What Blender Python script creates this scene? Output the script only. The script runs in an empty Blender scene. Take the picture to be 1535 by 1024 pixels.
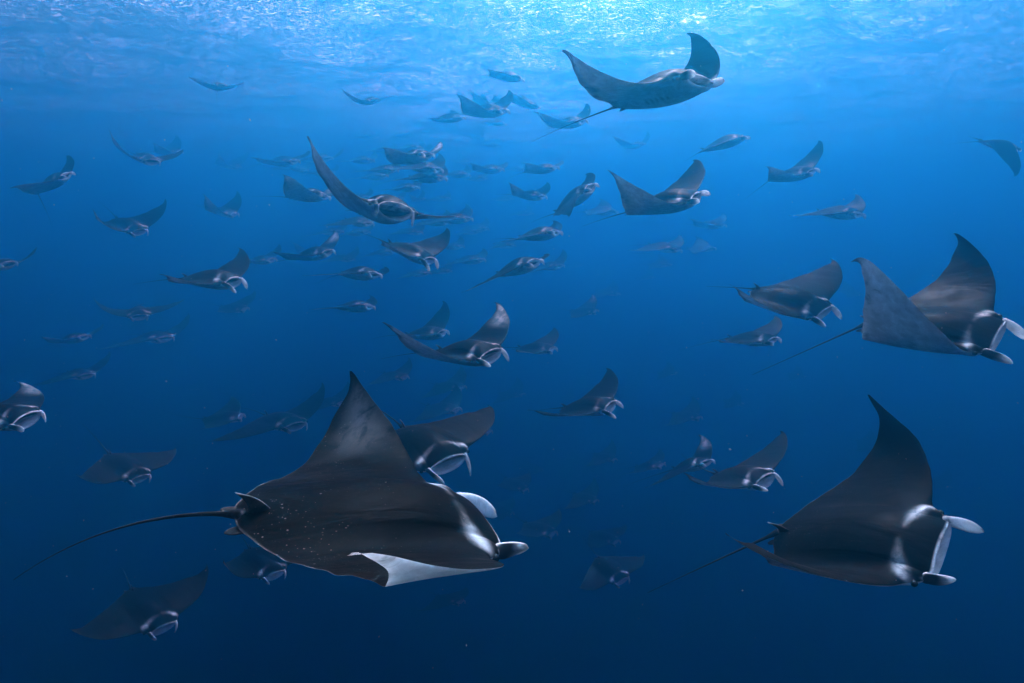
import bpy, bmesh, math, random
import numpy as np
from mathutils import Vector, Matrix, Euler

random.seed(7)
np.random.seed(7)
sc = bpy.context.scene
COL = sc.collection

# ---------------- camera ----------------
cam_d = bpy.data.cameras.new('camera')
cam_d.sensor_width = 36.0
cam_d.lens = 36.0 * 1000.0 / 1535.0
cam_d.clip_end = 2000.0
cam_d.clip_start = 0.05
cam = bpy.data.objects.new('camera', cam_d)
COL.objects.link(cam)
PITCH = -math.atan((512 - 340) / 1000.0)
cam.rotation_euler = (math.pi / 2 + PITCH, 0, 0)
sc.camera = cam

# ---------------- sky, sun, exposure ----------------
SUN_EL, SUN_AZ = math.radians(48), math.radians(12)      # azimuth clockwise from +Y (where the camera looks)
world = bpy.data.worlds.new('World')
sc.world = world
world.use_nodes = True
wn = world.node_tree.nodes
wl = world.node_tree.links
wn.clear()
sky = wn.new('ShaderNodeTexSky')
sky.sky_type = 'NISHITA'
sky.sun_disc = False
sky.sun_elevation = SUN_EL
sky.sun_rotation = SUN_AZ
bg = wn.new('ShaderNodeBackground')
bg.inputs['Strength'].default_value = 0.042
wo = wn.new('ShaderNodeOutputWorld')
wl.new(sky.outputs[0], bg.inputs[0])
wl.new(bg.outputs[0], wo.inputs[0])

sun_d = bpy.data.lights.new('sun', 'SUN')
sun_d.energy = 5.0
sun_d.angle = math.radians(0.6)
sun_d.color = (1.0, 0.97, 0.92)
sun = bpy.data.objects.new('sun', sun_d)
COL.objects.link(sun)
sdir = Vector((math.sin(SUN_AZ) * math.cos(SUN_EL), math.cos(SUN_AZ) * math.cos(SUN_EL), math.sin(SUN_EL)))
sun.rotation_euler = sdir.to_track_quat('Z', 'Y').to_euler()
sun.location = (0, 0, 60)

sc.view_settings.view_transform = 'Standard'
sc.view_settings.look = 'None'
sc.view_settings.gamma = 1.0
sc.view_settings.use_curve_mapping = False
sc.view_settings.exposure = 2.4
sc.cycles.volume_bounces = 3
sc.cycles.max_bounces = 8
sc.cycles.transparent_max_bounces = 16
sc.cycles.use_denoising = True
sc.cycles.sample_clamp_indirect = 4.0

SURF_Z = 14.0            # water surface above the camera, metres


# ---------------- helpers ----------------
class NT:
    def __init__(self, name):
        self.m = bpy.data.materials.new(name)
        self.m.use_nodes = True
        self.t = self.m.node_tree
        self.t.nodes.clear()
        self.out = self.t.nodes.new('ShaderNodeOutputMaterial')

    def n(self, kind, **kw):
        nd = self.t.nodes.new(kind)
        for k, v in kw.items():
            if k.startswith('i_'):
                nd.inputs[k[2:].replace('_', ' ')].default_value = v
            else:
                setattr(nd, k, v)
        return nd

    def l(self, a, b):
        self.t.links.new(a, b)

    def math(self, op, a, b=None, c=None, clamp=False):
        nd = self.t.nodes.new('ShaderNodeMath')
        nd.operation = op
        nd.use_clamp = clamp
        for i, v in enumerate((a, b, c)):
            if v is None:
                continue
            if hasattr(v, 'links') or hasattr(v, 'is_linked'):
                self.t.links.new(v, nd.inputs[i])
            else:
                nd.inputs[i].default_value = v
        return nd.outputs[0]

    def ramp(self, v, a, b, lo=0.0, hi=1.0, smooth=True):
        nd = self.t.nodes.new('ShaderNodeMapRange')
        nd.interpolation_type = 'SMOOTHSTEP' if smooth else 'LINEAR'
        self.t.links.new(v, nd.inputs['Value'])
        for k, x in (('From Min', a), ('From Max', b), ('To Min', lo), ('To Max', hi)):
            nd.inputs[k].default_value = x
        return nd.outputs[0]

    def noise(self, vec, scale, detail=4, rough=.5, dist=0., w=None):
        nd = self.t.nodes.new('ShaderNodeTexNoise')
        nd.inputs['Scale'].default_value = scale
        nd.inputs['Detail'].default_value = detail
        nd.inputs['Roughness'].default_value = rough
        nd.inputs['Distortion'].default_value = dist
        self.t.links.new(vec, nd.inputs['Vector'])
        return nd.outputs[0]

    def mapping(self, vec, scale=(1, 1, 1), rot=(0, 0, 0), loc=(0, 0, 0)):
        nd = self.t.nodes.new('ShaderNodeMapping')
        nd.inputs['Scale'].default_value = scale
        nd.inputs['Rotation'].default_value = rot
        nd.inputs['Location'].default_value = loc
        self.t.links.new(vec, nd.inputs['Vector'])
        return nd.outputs[0]

    def mixc(self, f, a, b):
        nd = self.t.nodes.new('ShaderNodeMix')
        nd.data_type = 'RGBA'
        self.t.links.new(f, nd.inputs[0])
        for s, v in ((nd.inputs[6], a), (nd.inputs[7], b)):
            if isinstance(v, tuple):
                s.default_value = v + (1,)
            else:
                self.t.links.new(v, s)
        return nd.outputs[2]


# ---------------- the sea: water body and its surface ----------------
def make_haze():
    bm = bmesh.new()
    bmesh.ops.create_cube(bm, size=1)
    me = bpy.data.meshes.new('haze')
    bm.to_mesh(me)
    bm.free()
    o = bpy.data.objects.new('haze', me)
    COL.objects.link(o)
    top, bot = SURF_Z + 1.2, -70.0
    o.scale = (640, 640, top - bot)
    o.location = (0, 0, (top + bot) / 2)
    t = NT('sea_water_haze')
    v = t.n('ShaderNodeVolumePrincipled')
    ss, st = np.array([.0009, .0170, .0250]), np.array([.0345, .039, .0335])
    d = float(max(st.max(), ss.max()))
    col = ss / d
    sa = st - ss
    ab = (1 - np.clip(sa / (d * (1 - col)), 0, 1))**2
    v.inputs['Color'].default_value = (*col, 1)
    v.inputs['Density'].default_value = d
    v.inputs['Absorption Color'].default_value = (*ab, 1)
    v.inputs['Anisotropy'].default_value = 0.914
    v.inputs['Blackbody Intensity'].default_value = 0
    t.l(v.outputs[0], t.out.inputs['Volume'])
    me.materials.append(t.m)
    o['kind'] = 'stuff'
    o['label'] = 'clear blue sea water that fades distant mantas'
    return o


def make_surface():
    def axis(lo, hi, flo, fhi, fine, coarse):
        a = list(np.arange(lo, flo, coarse)) + list(np.arange(flo, fhi, fine)) + list(np.arange(fhi, hi + .1, coarse))
        return np.array(a)
    X = axis(-300, 300, -55, 55, .22, 4.)
    Y = axis(-300, 300, 22, 105, .25, 4.)
    gx, gy = np.meshgrid(X, Y)
    z = np.zeros_like(gx)
    rs = np.random.RandomState(3)
    wind = .35
    for i in range(44):
        lam = 14 * .90**i + .5
        k = 2 * math.pi / lam
        a = wind + rs.normal(0, .75)
        amp = .0125 * lam**.9 * rs.uniform(.6, 1.2)
        ph = rs.uniform(0, 6.28)
        p = k * (gx * math.cos(a) + gy * math.sin(a)) + ph + .5 * np.sin(.13 * gx + i) + .5 * np.cos(.11 * gy + 2 * i)
        fade = 1.0
        if lam < 9:
            fade = np.clip((56 - np.abs(gx)) / 14, 0, 1) * np.clip((gy - 22) / 6, 0, 1) * np.clip((104 - gy) / 45, 0, 1)
        z += fade * amp * (np.sin(p) + .25 * np.sin(2 * p + 1.3))
    nx, ny = len(X), len(Y)
    V = np.column_stack([gx.ravel(), gy.ravel(), z.ravel()])
    i = np.arange(nx * ny).reshape(ny, nx)
    F = np.column_stack([i[:-1, :-1].ravel(), i[:-1, 1:].ravel(), i[1:, 1:].ravel(), i[1:, :-1].ravel()])
    me = bpy.data.meshes.new('water_surface')
    me.vertices.add(len(V))
    me.vertices.foreach_set('co', V.ravel())
    me.loops.add(F.size)
    me.loops.foreach_set('vertex_index', F.ravel())
    me.polygons.add(len(F))
    me.polygons.foreach_set('loop_start', np.arange(len(F)) * 4)
    me.polygons.foreach_set('use_smooth', np.ones(len(F), bool))
    me.update(calc_edges=True)
    o = bpy.data.objects.new('water_surface', me)
    COL.objects.link(o)
    o.location = (0, 0, SURF_Z)
    o['kind'] = 'structure'
    o['label'] = 'rippled sea surface seen from below with sun glitter'
    t = NT('water_surface')
    g = t.n('ShaderNodeNewGeometry')
    P = g.outputs['Position']
    # ripples too fine for the mesh
    Pr = t.mapping(P, scale=(.55, 1.2, 1), rot=(0, 0, .25))
    n1 = t.noise(Pr, 3.2, 5, .62, .6)
    n2 = t.noise(t.mapping(P, scale=(.5, 1.1, 1), rot=(0, 0, -.2)), 9., 3, .6, .4)
    h = t.math('ADD', n1, t.math('MULTIPLY', n2, .35))
    bp = t.n('ShaderNodeBump', i_Strength=1.0, i_Distance=.22)
    t.l(h, bp.inputs['Height'])
    # windows of broken light: refraction of the sun through steep ripple facets
    rf = t.n('ShaderNodeBsdfRefraction', i_IOR=1.12, i_Roughness=.13)
    rf.inputs['Color'].default_value = (.95, .97, 1, 1)
    t.l(bp.outputs[0], rf.inputs['Normal'])
    tr = t.n('ShaderNodeBsdfTransparent')
    big = t.noise(t.mapping(P, scale=(.34, .40, 1)), 1., 2, .5)
    tint = t.mixc(t.ramp(big, .36, .60), (.42, .41, .42), (1., .98, 1.))  # uneven tint painted in to break the sunlight into shafts
    t.l(tint, tr.inputs['Color'])
    # white streaks painted on in patches as the sun's glitter
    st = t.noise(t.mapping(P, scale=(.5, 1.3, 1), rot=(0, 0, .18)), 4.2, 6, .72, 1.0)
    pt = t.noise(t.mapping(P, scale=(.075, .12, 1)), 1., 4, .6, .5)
    glint = t.math('MULTIPLY', t.ramp(st, .54, .60), t.ramp(pt, .40, .60))
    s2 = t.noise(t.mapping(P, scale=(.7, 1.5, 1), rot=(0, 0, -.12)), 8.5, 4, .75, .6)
    glint = t.math('MAXIMUM', glint, t.math('MULTIPLY', t.ramp(s2, .60, .66), t.ramp(pt, .30, .46)))
    # the painted glitter is strongest along the sun's path, weaker to both sides
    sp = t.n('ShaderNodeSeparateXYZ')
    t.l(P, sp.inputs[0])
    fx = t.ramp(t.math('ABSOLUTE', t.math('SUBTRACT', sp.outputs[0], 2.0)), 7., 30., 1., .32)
    glint = t.math('MULTIPLY', glint, fx)
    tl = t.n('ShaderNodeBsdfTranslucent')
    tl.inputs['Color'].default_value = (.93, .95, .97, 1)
    m1 = t.n('ShaderNodeMixShader')
    m1.inputs[0].default_value = .42
    t.l(tr.outputs[0], m1.inputs[1])
    t.l(rf.outputs[0], m1.inputs[2])
    # at low angles the underside of the sea mirrors the deep water
    gl = t.n('ShaderNodeBsdfAnisotropic', i_Roughness=.08)
    gl.inputs['Color'].default_value = (.93, .95, .97, 1)
    bp2 = t.n('ShaderNodeBump', i_Strength=.7, i_Distance=.07)
    t.l(h, bp2.inputs['Height'])
    t.l(bp2.outputs[0], gl.inputs['Normal'])
    lw = t.n('ShaderNodeLayerWeight', i_Blend=.5)
    m3 = t.n('ShaderNodeMixShader')
    t.l(t.ramp(lw.outputs['Facing'], .32, .72, 0, .62), m3.inputs[0])
    t.l(m1.outputs[0], m3.inputs[1])
    t.l(gl.outputs[0], m3.inputs[2])
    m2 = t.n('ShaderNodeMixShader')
    t.l(glint, m2.inputs[0])
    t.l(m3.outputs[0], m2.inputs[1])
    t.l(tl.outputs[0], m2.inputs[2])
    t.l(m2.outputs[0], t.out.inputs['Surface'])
    me.materials.append(t.m)
    return o


make_haze()
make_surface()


# ---- shape of one manta ray (unit: disc length = 1, +x nose, +y its left wing, +z back) ----
HALF, Y0 = 1.14, 0.15
LE_P = [(0, .452, 0), (.1, .453, .09), (.17, .453, .155), (.22, .438, .205), (.27, .392, .247), (.32, .338, .30), (.42, .305, .42),
        (.55, .25, .60), (.7, .15, .80), (.82, .015, .95), (.91, -.105, 1.055), (.97, -.21, 1.12), (1, -.31, 1.155)]
TE_P = [(0, -.49, 0), (.1, -.483, .07), (.22, -.44, .15), (.32, -.39, .25), (.42, -.34, .38), (.55, -.285, .56), (.7, -.24, .76),
        (.82, -.212, .92), (.91, -.215, 1.035), (.97, -.245, 1.10), (1, -.30, 1.15)]


def hermite(P, t):
    P = np.array(P, float)
    T, V = P[:, 0], P[:, 1:]
    m = np.zeros_like(V)
    m[1:-1] = (V[2:] - V[:-2]) / (T[2:] - T[:-2])[:, None]
    m[0] = (V[1] - V[0]) / (T[1] - T[0])
    m[-1] = (V[-1] - V[-2]) / (T[-1] - T[-2])
    if V.shape[1] == 2:
        m[0, 0] = 0
    t = np.clip(np.atleast_1d(t), 0, 1)
    i = np.clip(np.searchsorted(T, t, side='right') - 1, 0, len(T) - 2)
    h = T[i + 1] - T[i]
    u = ((t - T[i]) / h)[:, None]
    h = h[:, None]
    return ((2 * u**3 - 3 * u**2 + 1) * V[i] + (u**3 - 2 * u**2 + u) * h * m[i]
            + (-2 * u**3 + 3 * u**2) * V[i + 1] + (u**3 - u**2) * h * m[i + 1])


NS = 61
SG = np.linspace(0, 1, NS)


def wing_curve(a0, a1, a2, pw=3):
    phi = a0 * np.clip(SG / .3, 0, 1)**1 * (2 - np.clip(SG / .3, 0, 1)) + a1 * SG + a2 * SG**pw
    c, s = np.cos(phi), np.sin(phi)
    d = SG[1] - SG[0]
    Y = np.concatenate([[0], np.cumsum((c[1:] + c[:-1]) * d / 2)])
    Z = np.concatenate([[0], np.cumsum((s[1:] + s[:-1]) * d / 2)])
    return phi, Y, Z


def deform(P, pose):
    """pose: dict L=(a0,a1,a2,twist), R=(...) in radians; bends the wings of rest points P"""
    P = np.array(P, float)
    out = P.copy()
    hs = HALF - Y0
    for sg, k in ((1, 'L'), (-1, 'R')):
        a0, a1, a2, tw, sw = pose[k][:5]
        phi, Y, Z = wing_curve(a0, a1, a2, pose[k][5] if len(pose[k]) > 5 else 3)
        ya = P[:, 1] * sg
        m = ya > Y0
        s = np.clip((ya[m] - Y0) / hs, 0, 1.02)
        f, yy, zz = np.interp(s, SG, phi), np.interp(s, SG, Y), np.interp(s, SG, Z)
        x, z = P[m, 0], P[m, 2]
        xr = .28 - .45 * s**1.6
        ang = tw * s * s
        dx = x - xr
        x2 = xr + dx * np.cos(ang) - z * np.sin(ang)
        z2 = dx * np.sin(ang) + z * np.cos(ang)
        out[m, 0] = x2 - sw * s**1.7
        out[m, 1] = sg * (Y0 + hs * yy - z2 * np.sin(f))
        out[m, 2] = hs * zz + z2 * np.cos(f)
    b = pose.get('arch', 0)
    if b:
        x = out[:, 0].copy()
        out[:, 2] -= b * x * x * np.sign(1)
    return out


def rot(yaw, pitch, roll):
    cy, sy, cp, sp, cr, sr = np.cos(yaw), np.sin(yaw), np.cos(pitch), np.sin(pitch), np.cos(roll), np.sin(roll)
    Rz = np.array([[cy, -sy, 0], [sy, cy, 0], [0, 0, 1]])
    Ry = np.array([[cp, 0, -sp], [0, 1, 0], [sp, 0, cp]])
    Rx = np.array([[1, 0, 0], [0, cr, -sr], [0, sr, cr]])
    return Rz @ Ry @ Rx


def nprof(c):
    return (.2969 * np.sqrt(c) - .126 * c - .3516 * c**2 + .2843 * c**3 - .1015 * c**4) * 10 / 1.0 / 1.0


def fin_path(sd, o):
    """centre line of a cephalic fin; o=(droop, droop curl, splay, inward curl, length, roll)"""
    dr, dc, sp, cu, ln, rl = o
    n = 18
    s = np.linspace(-.22, 1, n)
    p = np.zeros((n, 3))
    d = np.zeros((n, 3))
    w = np.zeros((n, 3))
    sc = np.clip(s, 0, 1)
    ps = (sp - cu * sc**1.3)
    th = -(dr + dc * sc**1.3)
    d[:, 0] = np.cos(ps) * np.cos(th)
    d[:, 1] = np.sin(ps) * np.cos(th) * sd
    d[:, 2] = np.sin(th)
    base = np.array([.425, .198 * sd, .0])
    k0 = 3
    for i in range(n):
        p[i] = base + (d[max(i, 0)] * 0)
    ds = (s[1] - s[0]) * ln
    p[k0] = base
    for i in range(k0 + 1, n):
        p[i] = p[i - 1] + (d[i] + d[i - 1]) / 2 * ds
    for i in range(k0 - 1, -1, -1):
        p[i] = p[i + 1] - np.array([.9, .0, 0.]) * ds
    for i in range(n):
        up = np.array([0, 0, 1.])
        q = up - d[i] * (up @ d[i])
        q /= np.linalg.norm(q)
        sdv = np.cross(d[i], q) * sd
        a = rl * min(1, max(0, s[i] * 1.6))
        w[i] = q * np.cos(a) - sdv * np.sin(a)
    return s, p, d, w


def tail_path(o):
    """o=(yaw, pitch, bend yaw, bend pitch, length)"""
    ty, tp, ky, kp, ln = o
    n = 30
    s = np.linspace(0, 1, n)
    p = np.zeros((n, 3))
    a, b = ty + ky * s, tp + kp * s
    d = np.stack([-np.cos(a) * np.cos(b), np.sin(a) * np.cos(b), np.sin(b)], 1)
    p[0] = (-.47, 0, .012)
    for i in range(1, n):
        p[i] = p[i - 1] + (d[i] + d[i - 1]) / 2 * ln / (n - 1)
    return s, p, d


def smooth(a, b, x):
    t = np.clip((x - a) / (b - a), 0, 1)
    return t * t * (3 - 2 * t)


def manta_geometry(pose, res=1.0):
    V, F, W, RS = [], [], [], []

    def add(rest, faces, white, posed=None):
        o = sum(len(v) for v in V)
        V.append(np.array(rest) if posed is None else posed)
        RS.append(np.array(rest))
        W.append(np.array(white, float))
        F.extend([tuple(i + o for i in f) for f in faces])

    op = pose.get('open', .5)
    fat = pose.get('fat', 1.)
    mw = fat > 1.1
    nh, nt = max(8, int(26 * res)), max(10, int(44 * res))
    th = np.linspace(0, .33, nh, endpoint=False)
    tt = .33 + .67 * np.sin(np.linspace(0, np.pi / 2, nt))
    th = np.concatenate([th, tt])
    ts = np.concatenate([-th[:0:-1], th])
    nu, nm = max(10, int(34 * res)), max(5, int(12 * res))
    cs = (1 - np.cos(np.pi * np.linspace(0, 1, nu + 1))) / 2
    LE, TE = hermite(LE_P, np.abs(ts)), hermite(TE_P, np.abs(ts))
    sg = np.sign(ts)
    sd0 = pose.get('seed', 0.)
    wob = smooth(.15, .3, np.abs(ts)) * smooth(1., .93, np.abs(ts))
    yy = LE[:, 1] * sg
    TE[:, 0] += wob * (.003 * np.sin(23 * yy + sd0) + .0022 * np.sin(47 * yy + 2.1 * sd0) + .0006 * np.sin(101 * yy + 5 * sd0))
    LE[:, 0] += wob * smooth(.3, .45, np.abs(ts)) * (.0022 * np.sin(17 * yy + 3 * sd0) + .001 * np.sin(61 * yy + sd0))
    rows = []
    wr = []
    wt = pose.get('tipw', 0.)
    for k in range(len(ts)):
        le = np.array([LE[k, 0], LE[k, 1] * sg[k]])
        te = np.array([TE[k, 0], TE[k, 1] * sg[k]])
        y = abs(le[1])
        m = np.sqrt(max(0, 1 - (y / .185)**2)) if y < .185 else 0.
        zu, zl = (.016 + .042 * op) * m, (.022 + .085 * op) * m
        xy = le + (te - le) * cs[:, None]
        ya = np.abs(xy[:, 1])
        s = np.clip((ya - Y0) / (HALF - Y0), 0, 1)
        tipf = (1 - smooth(.9, 1, abs(ts[k])) * .8)
        Tu = (.105 * fat * np.exp(-(ya / .25)**2) + .020 * (1 - s)**1.3 + .0035) * tipf
        Tl = (.060 * fat**1.8 * np.exp(-(ya / .24)**2) + .012 * (1 - s) + .0025) * tipf
        head = .034 * np.exp(-((xy[:, 0] - .375) / .05)**2 - ((ya - .225) / .04)**2)
        wedge = np.where(cs < .40, 1 - (1 - cs / .40)**2, 1 - (np.abs(cs - .40) / .60)**1.7)
        hm = smooth(.30, .16, ya)
        pr = nprof(cs) * (1 - hm) + hm * (.82 * wedge + .18 * nprof(cs))
        # the back rises to a hump behind the head, then falls evenly to the tail
        up = zu * (1 - cs)**3 + (Tu + head) * pr
        lo = zl * (1 - cs)**3 + (Tl + head * .8) * pr
        # the crease between the body and the wing root
        up = up - .010 * np.exp(-((ya - .27) / .06)**2) * smooth(.3, .1, xy[:, 0]) * smooth(-.45, -.2, xy[:, 0]) * (Tu > .01)
        rip = s * smooth(0., .25, s) * cs**1.5 * (.009 * np.sin(15 * xy[:, 1] + 4 * xy[:, 0] + sd0) + .004 * np.sin(34 * xy[:, 1] - 9 * xy[:, 0] + 3 * sd0))
        U = np.column_stack([xy, up + rip])
        xl = le.copy()
        xl[0] += m * (.004 - .012 * op)
        xyl = xl + (te - xl) * cs[:, None]
        Lw = np.column_stack([xyl, -lo + rip])
        q = np.arange(1, nm + 1) / (nm + 1)
        D = .26 * m
        mx = le[0] + (xl[0] - le[0]) * q - D * np.sin(np.pi * q)**.8
        mz = (zu + (-zl - zu) * q) * (1 + .15 * np.sin(np.pi * q))
        my = np.full(nm, le[1]) * (1 - .12 * np.sin(np.pi * q))
        if m == 0:
            mx[:], mz[:] = le[0], 0
            my[:] = le[1]
        M = np.column_stack([mx, my, mz])
        rows.append(np.vstack([U[::-1], M, Lw[:-1]]))
        # pigment, plus a painted highlight on the largest manta's raised wing
        x = xy[:, 0]
        xb = .292 + .65 * ya**2 - .25 * ya * (ya < 0)
        bw = .013 + .017 * smooth(.08, .2, ya)
        band = np.exp(-((x - xb) / bw)**2) * smooth(.0, .05, ya) * smooth(.29, .25, ya) * (.10 + .66 * smooth(.05, .21, ya)) * pose.get('band', 1)
        rim = smooth(.016, .004, cs) * smooth(.235, .2, y) * .9
        tipm = wt * smooth(.45, .8, s) * smooth(1.0, .88, s) * np.exp(-((cs - .38) / .33)**2) * .9 if sg[k] > 0 or pose.get('both') else 0 * s
        edge = .09 * smooth(.99, .999, cs) * smooth(.9, .3, s)
        wu = np.clip(band + rim + tipm + edge, 0, 1)
        dark = .75 * smooth(.55, .92, cs) * smooth(.15, .5, s) + .8 * smooth(.86, 1., s) + .5 * smooth(.8, 1, cs) * (1 - smooth(.15, .5, s))
        wl = np.clip(.86 - dark * pose.get('vdark', .8), .04, 1)
        gill = np.zeros_like(wl)
        for g in range(5):
            xg = .20 - .055 * g
            gill = np.maximum(gill, np.exp(-((xyl[:, 0] - xg - (ya - .12) * .35) / .007)**2) * smooth(.06, .09, ya) * smooth(.2 - .008 * g, .17 - .008 * g, ya))
        wl = wl * (1 - .5 * gill)
        wm = np.where(q < (.15 if mw else .09), 1., np.where(q < (.36 if mw else .2), .45 if mw else .32, np.where(q < (.64 if mw else .72), .015, np.where(q < (.80 if mw else .88), .5 if mw else .25, 1.))))
        if m == 0:
            wm[:] = wu[0]
        wr.append(np.concatenate([wu[::-1], wm, wl[:-1]]))
    n = len(rows[0])
    A = np.array(rows)
    Wt = np.array(wr)
    key = {}
    idx = np.zeros(A.shape[:2], int)
    pts, ws = [], []
    R5 = np.round(A * 2e4).astype(int)
    for i in range(A.shape[0]):
        for j in range(n):
            kk = tuple(R5[i, j])
            if kk not in key:
                key[kk] = len(pts)
                pts.append(A[i, j])
                ws.append(Wt[i, j])
            idx[i, j] = key[kk]
    faces = []
    for i in range(A.shape[0] - 1):
        for j in range(n):
            a, b, c, d = idx[i, j], idx[i, (j + 1) % n], idx[i + 1, (j + 1) % n], idx[i + 1, j]
            f = []
            for v in (a, b, c, d):
                if v not in f:
                    f.append(v)
            if len(f) >= 3:
                faces.append(f)
    add(pts, faces, ws)

    def ringed(P, C, close0=True, close1=True):
        """faces for rings P[i][j]"""
        nr, nc = P
        fs = [(i * nc + j, i * nc + (j + 1) % nc, (i + 1) * nc + (j + 1) % nc, (i + 1) * nc + j) for i in range(nr - 1) for j in range(nc)]
        fs.append(tuple(range(nc))[::-1])
        fs.append(tuple((nr - 1) * nc + j for j in range(nc)))
        return fs

    # cephalic fins
    for sd, kk in ((1, 'fL'), (-1, 'fR')):
        s, p, d, w = fin_path(sd, pose.get(kk, (.45, .6, .0, .7, .23, .3)))
        nc = 16 if res > .7 else 10
        R, ww = [], []
        for i in range(len(s)):
            si = max(s[i], 0)
            hw = (.031 + .007 * np.sin(np.pi * min(1, si * 1.1))) * pose.get('finw2', 1)
            hw *= np.sqrt(max(0.0008, 1 - (max(0, si - .55) / .45)**2.2))
            if s[i] < 0:
                hw *= 1 - .5 * (-s[i] / .22)
            tk = .017 * (1 - .72 * si) * np.sqrt(max(.03, 1 - si**6)) + .0012
            if s[i] < 0:
                tk = .026
            nrm = np.cross(d[i], w[i]) * sd      # + faces away from the mouth ... checked below
            if nrm[1] * sd < 0:
                nrm = -nrm
            for j in range(nc):
                a = 2 * np.pi * j / nc
                ca, sa = np.cos(a), np.sin(a)
                cup = -.22 * hw * ca * ca
                R.append(p[i] + w[i] * hw * ca + nrm * (tk * sa + cup * si))
                if sa < -.2:
                    v = .95 - .75 * smooth(.82, .92, si) * smooth(.0, .8, ca)
                else:
                    v = .05 + (.9 if abs(ca) > .93 else 0) + .55 * smooth(.25, .7, si) * smooth(.2, -.6, ca)
                    v = max(v, .8 * pose.get('finw', .6) * smooth(.3, .8, si))
                ww.append(min(1, v))
        add(R, ringed((len(s), nc), 0), ww)
    # tail
    to = pose.get('tail', (0, 0, 0, 0, 1.))
    s, p, d = tail_path(to)
    nc = 8 if res > .7 else 5
    R, ww = [], []
    for i in range(len(s)):
        r = .008 * (1 - s[i])**2.2 + .0040 * (1 - .65 * s[i]) + .012 * np.exp(-(s[i] / .05)**2)
        u = np.array([0, 0, 1.])
        u = u - d[i] * (u @ d[i])
        u /= np.linalg.norm(u)
        v = np.cross(d[i], u)
        for j in range(nc):
            a = 2 * np.pi * j / nc
            R.append(p[i] + (u * np.sin(a) * (.8) + v * np.cos(a)) * r)
            ww.append(.02 + .08 * (np.sin(a) < -.5) * (1 - s[i]))
    tail_from = sum(len(v) for v in V)
    add(R, ringed((len(s), nc), 0), ww)
    tail_to = sum(len(v) for v in V)
    # dorsal fin
    nv, nc = 9, 12
    R, ww = [], []
    for i in range(nv):
        v = i / (nv - 1)
        xf, xbk = -.365 - .10 * v**1.6, -.462 - .045 * v + .022 * np.sin(np.pi * v)
        if v > .85:
            xf = xf - (xf - xbk) * (v - .85) / .15 * .9
        zz = .012 + .078 * v
        tk = .011 * (1 - .75 * v)
        for j in range(nc):
            a = 2 * np.pi * j / nc
            cx = (1 + np.cos(a)) / 2
            R.append((xbk + (xf - xbk) * cx, tk * np.sin(a) * (1 - .4 * (1 - cx)), zz))
            ww.append(.05 + .35 * (v > .9) + .3 * (cx > .96) * v)
    add(R, ringed((nv, nc), 0), ww)
    # pelvic fins
    for sd in (1, -1):
        R, ww = [], []
        for i in range(9):
            v = i / 8
            xx = -.43 - .095 * v
            cy = (.050 + .022 * v) * sd
            hw = .026 * np.sqrt(max(.01, 1 - (abs(v - .35) / .66)**2.4))
            tk = .007 * (1 - .8 * v)
            for j in range(10):
                a = 2 * np.pi * j / 10
                R.append((xx, cy + hw * np.cos(a), -.004 + tk * np.sin(a) - .01 * v))
                ww.append(.03 if np.sin(a) > 0 else .2)
        add(R, ringed((9, 10), 0), ww)
    rest = np.vstack(RS)
    posed = deform(rest, pose)
    posed[tail_from:tail_to] = rest[tail_from:tail_to]
    return posed, rest, F, np.concatenate(W)


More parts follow.
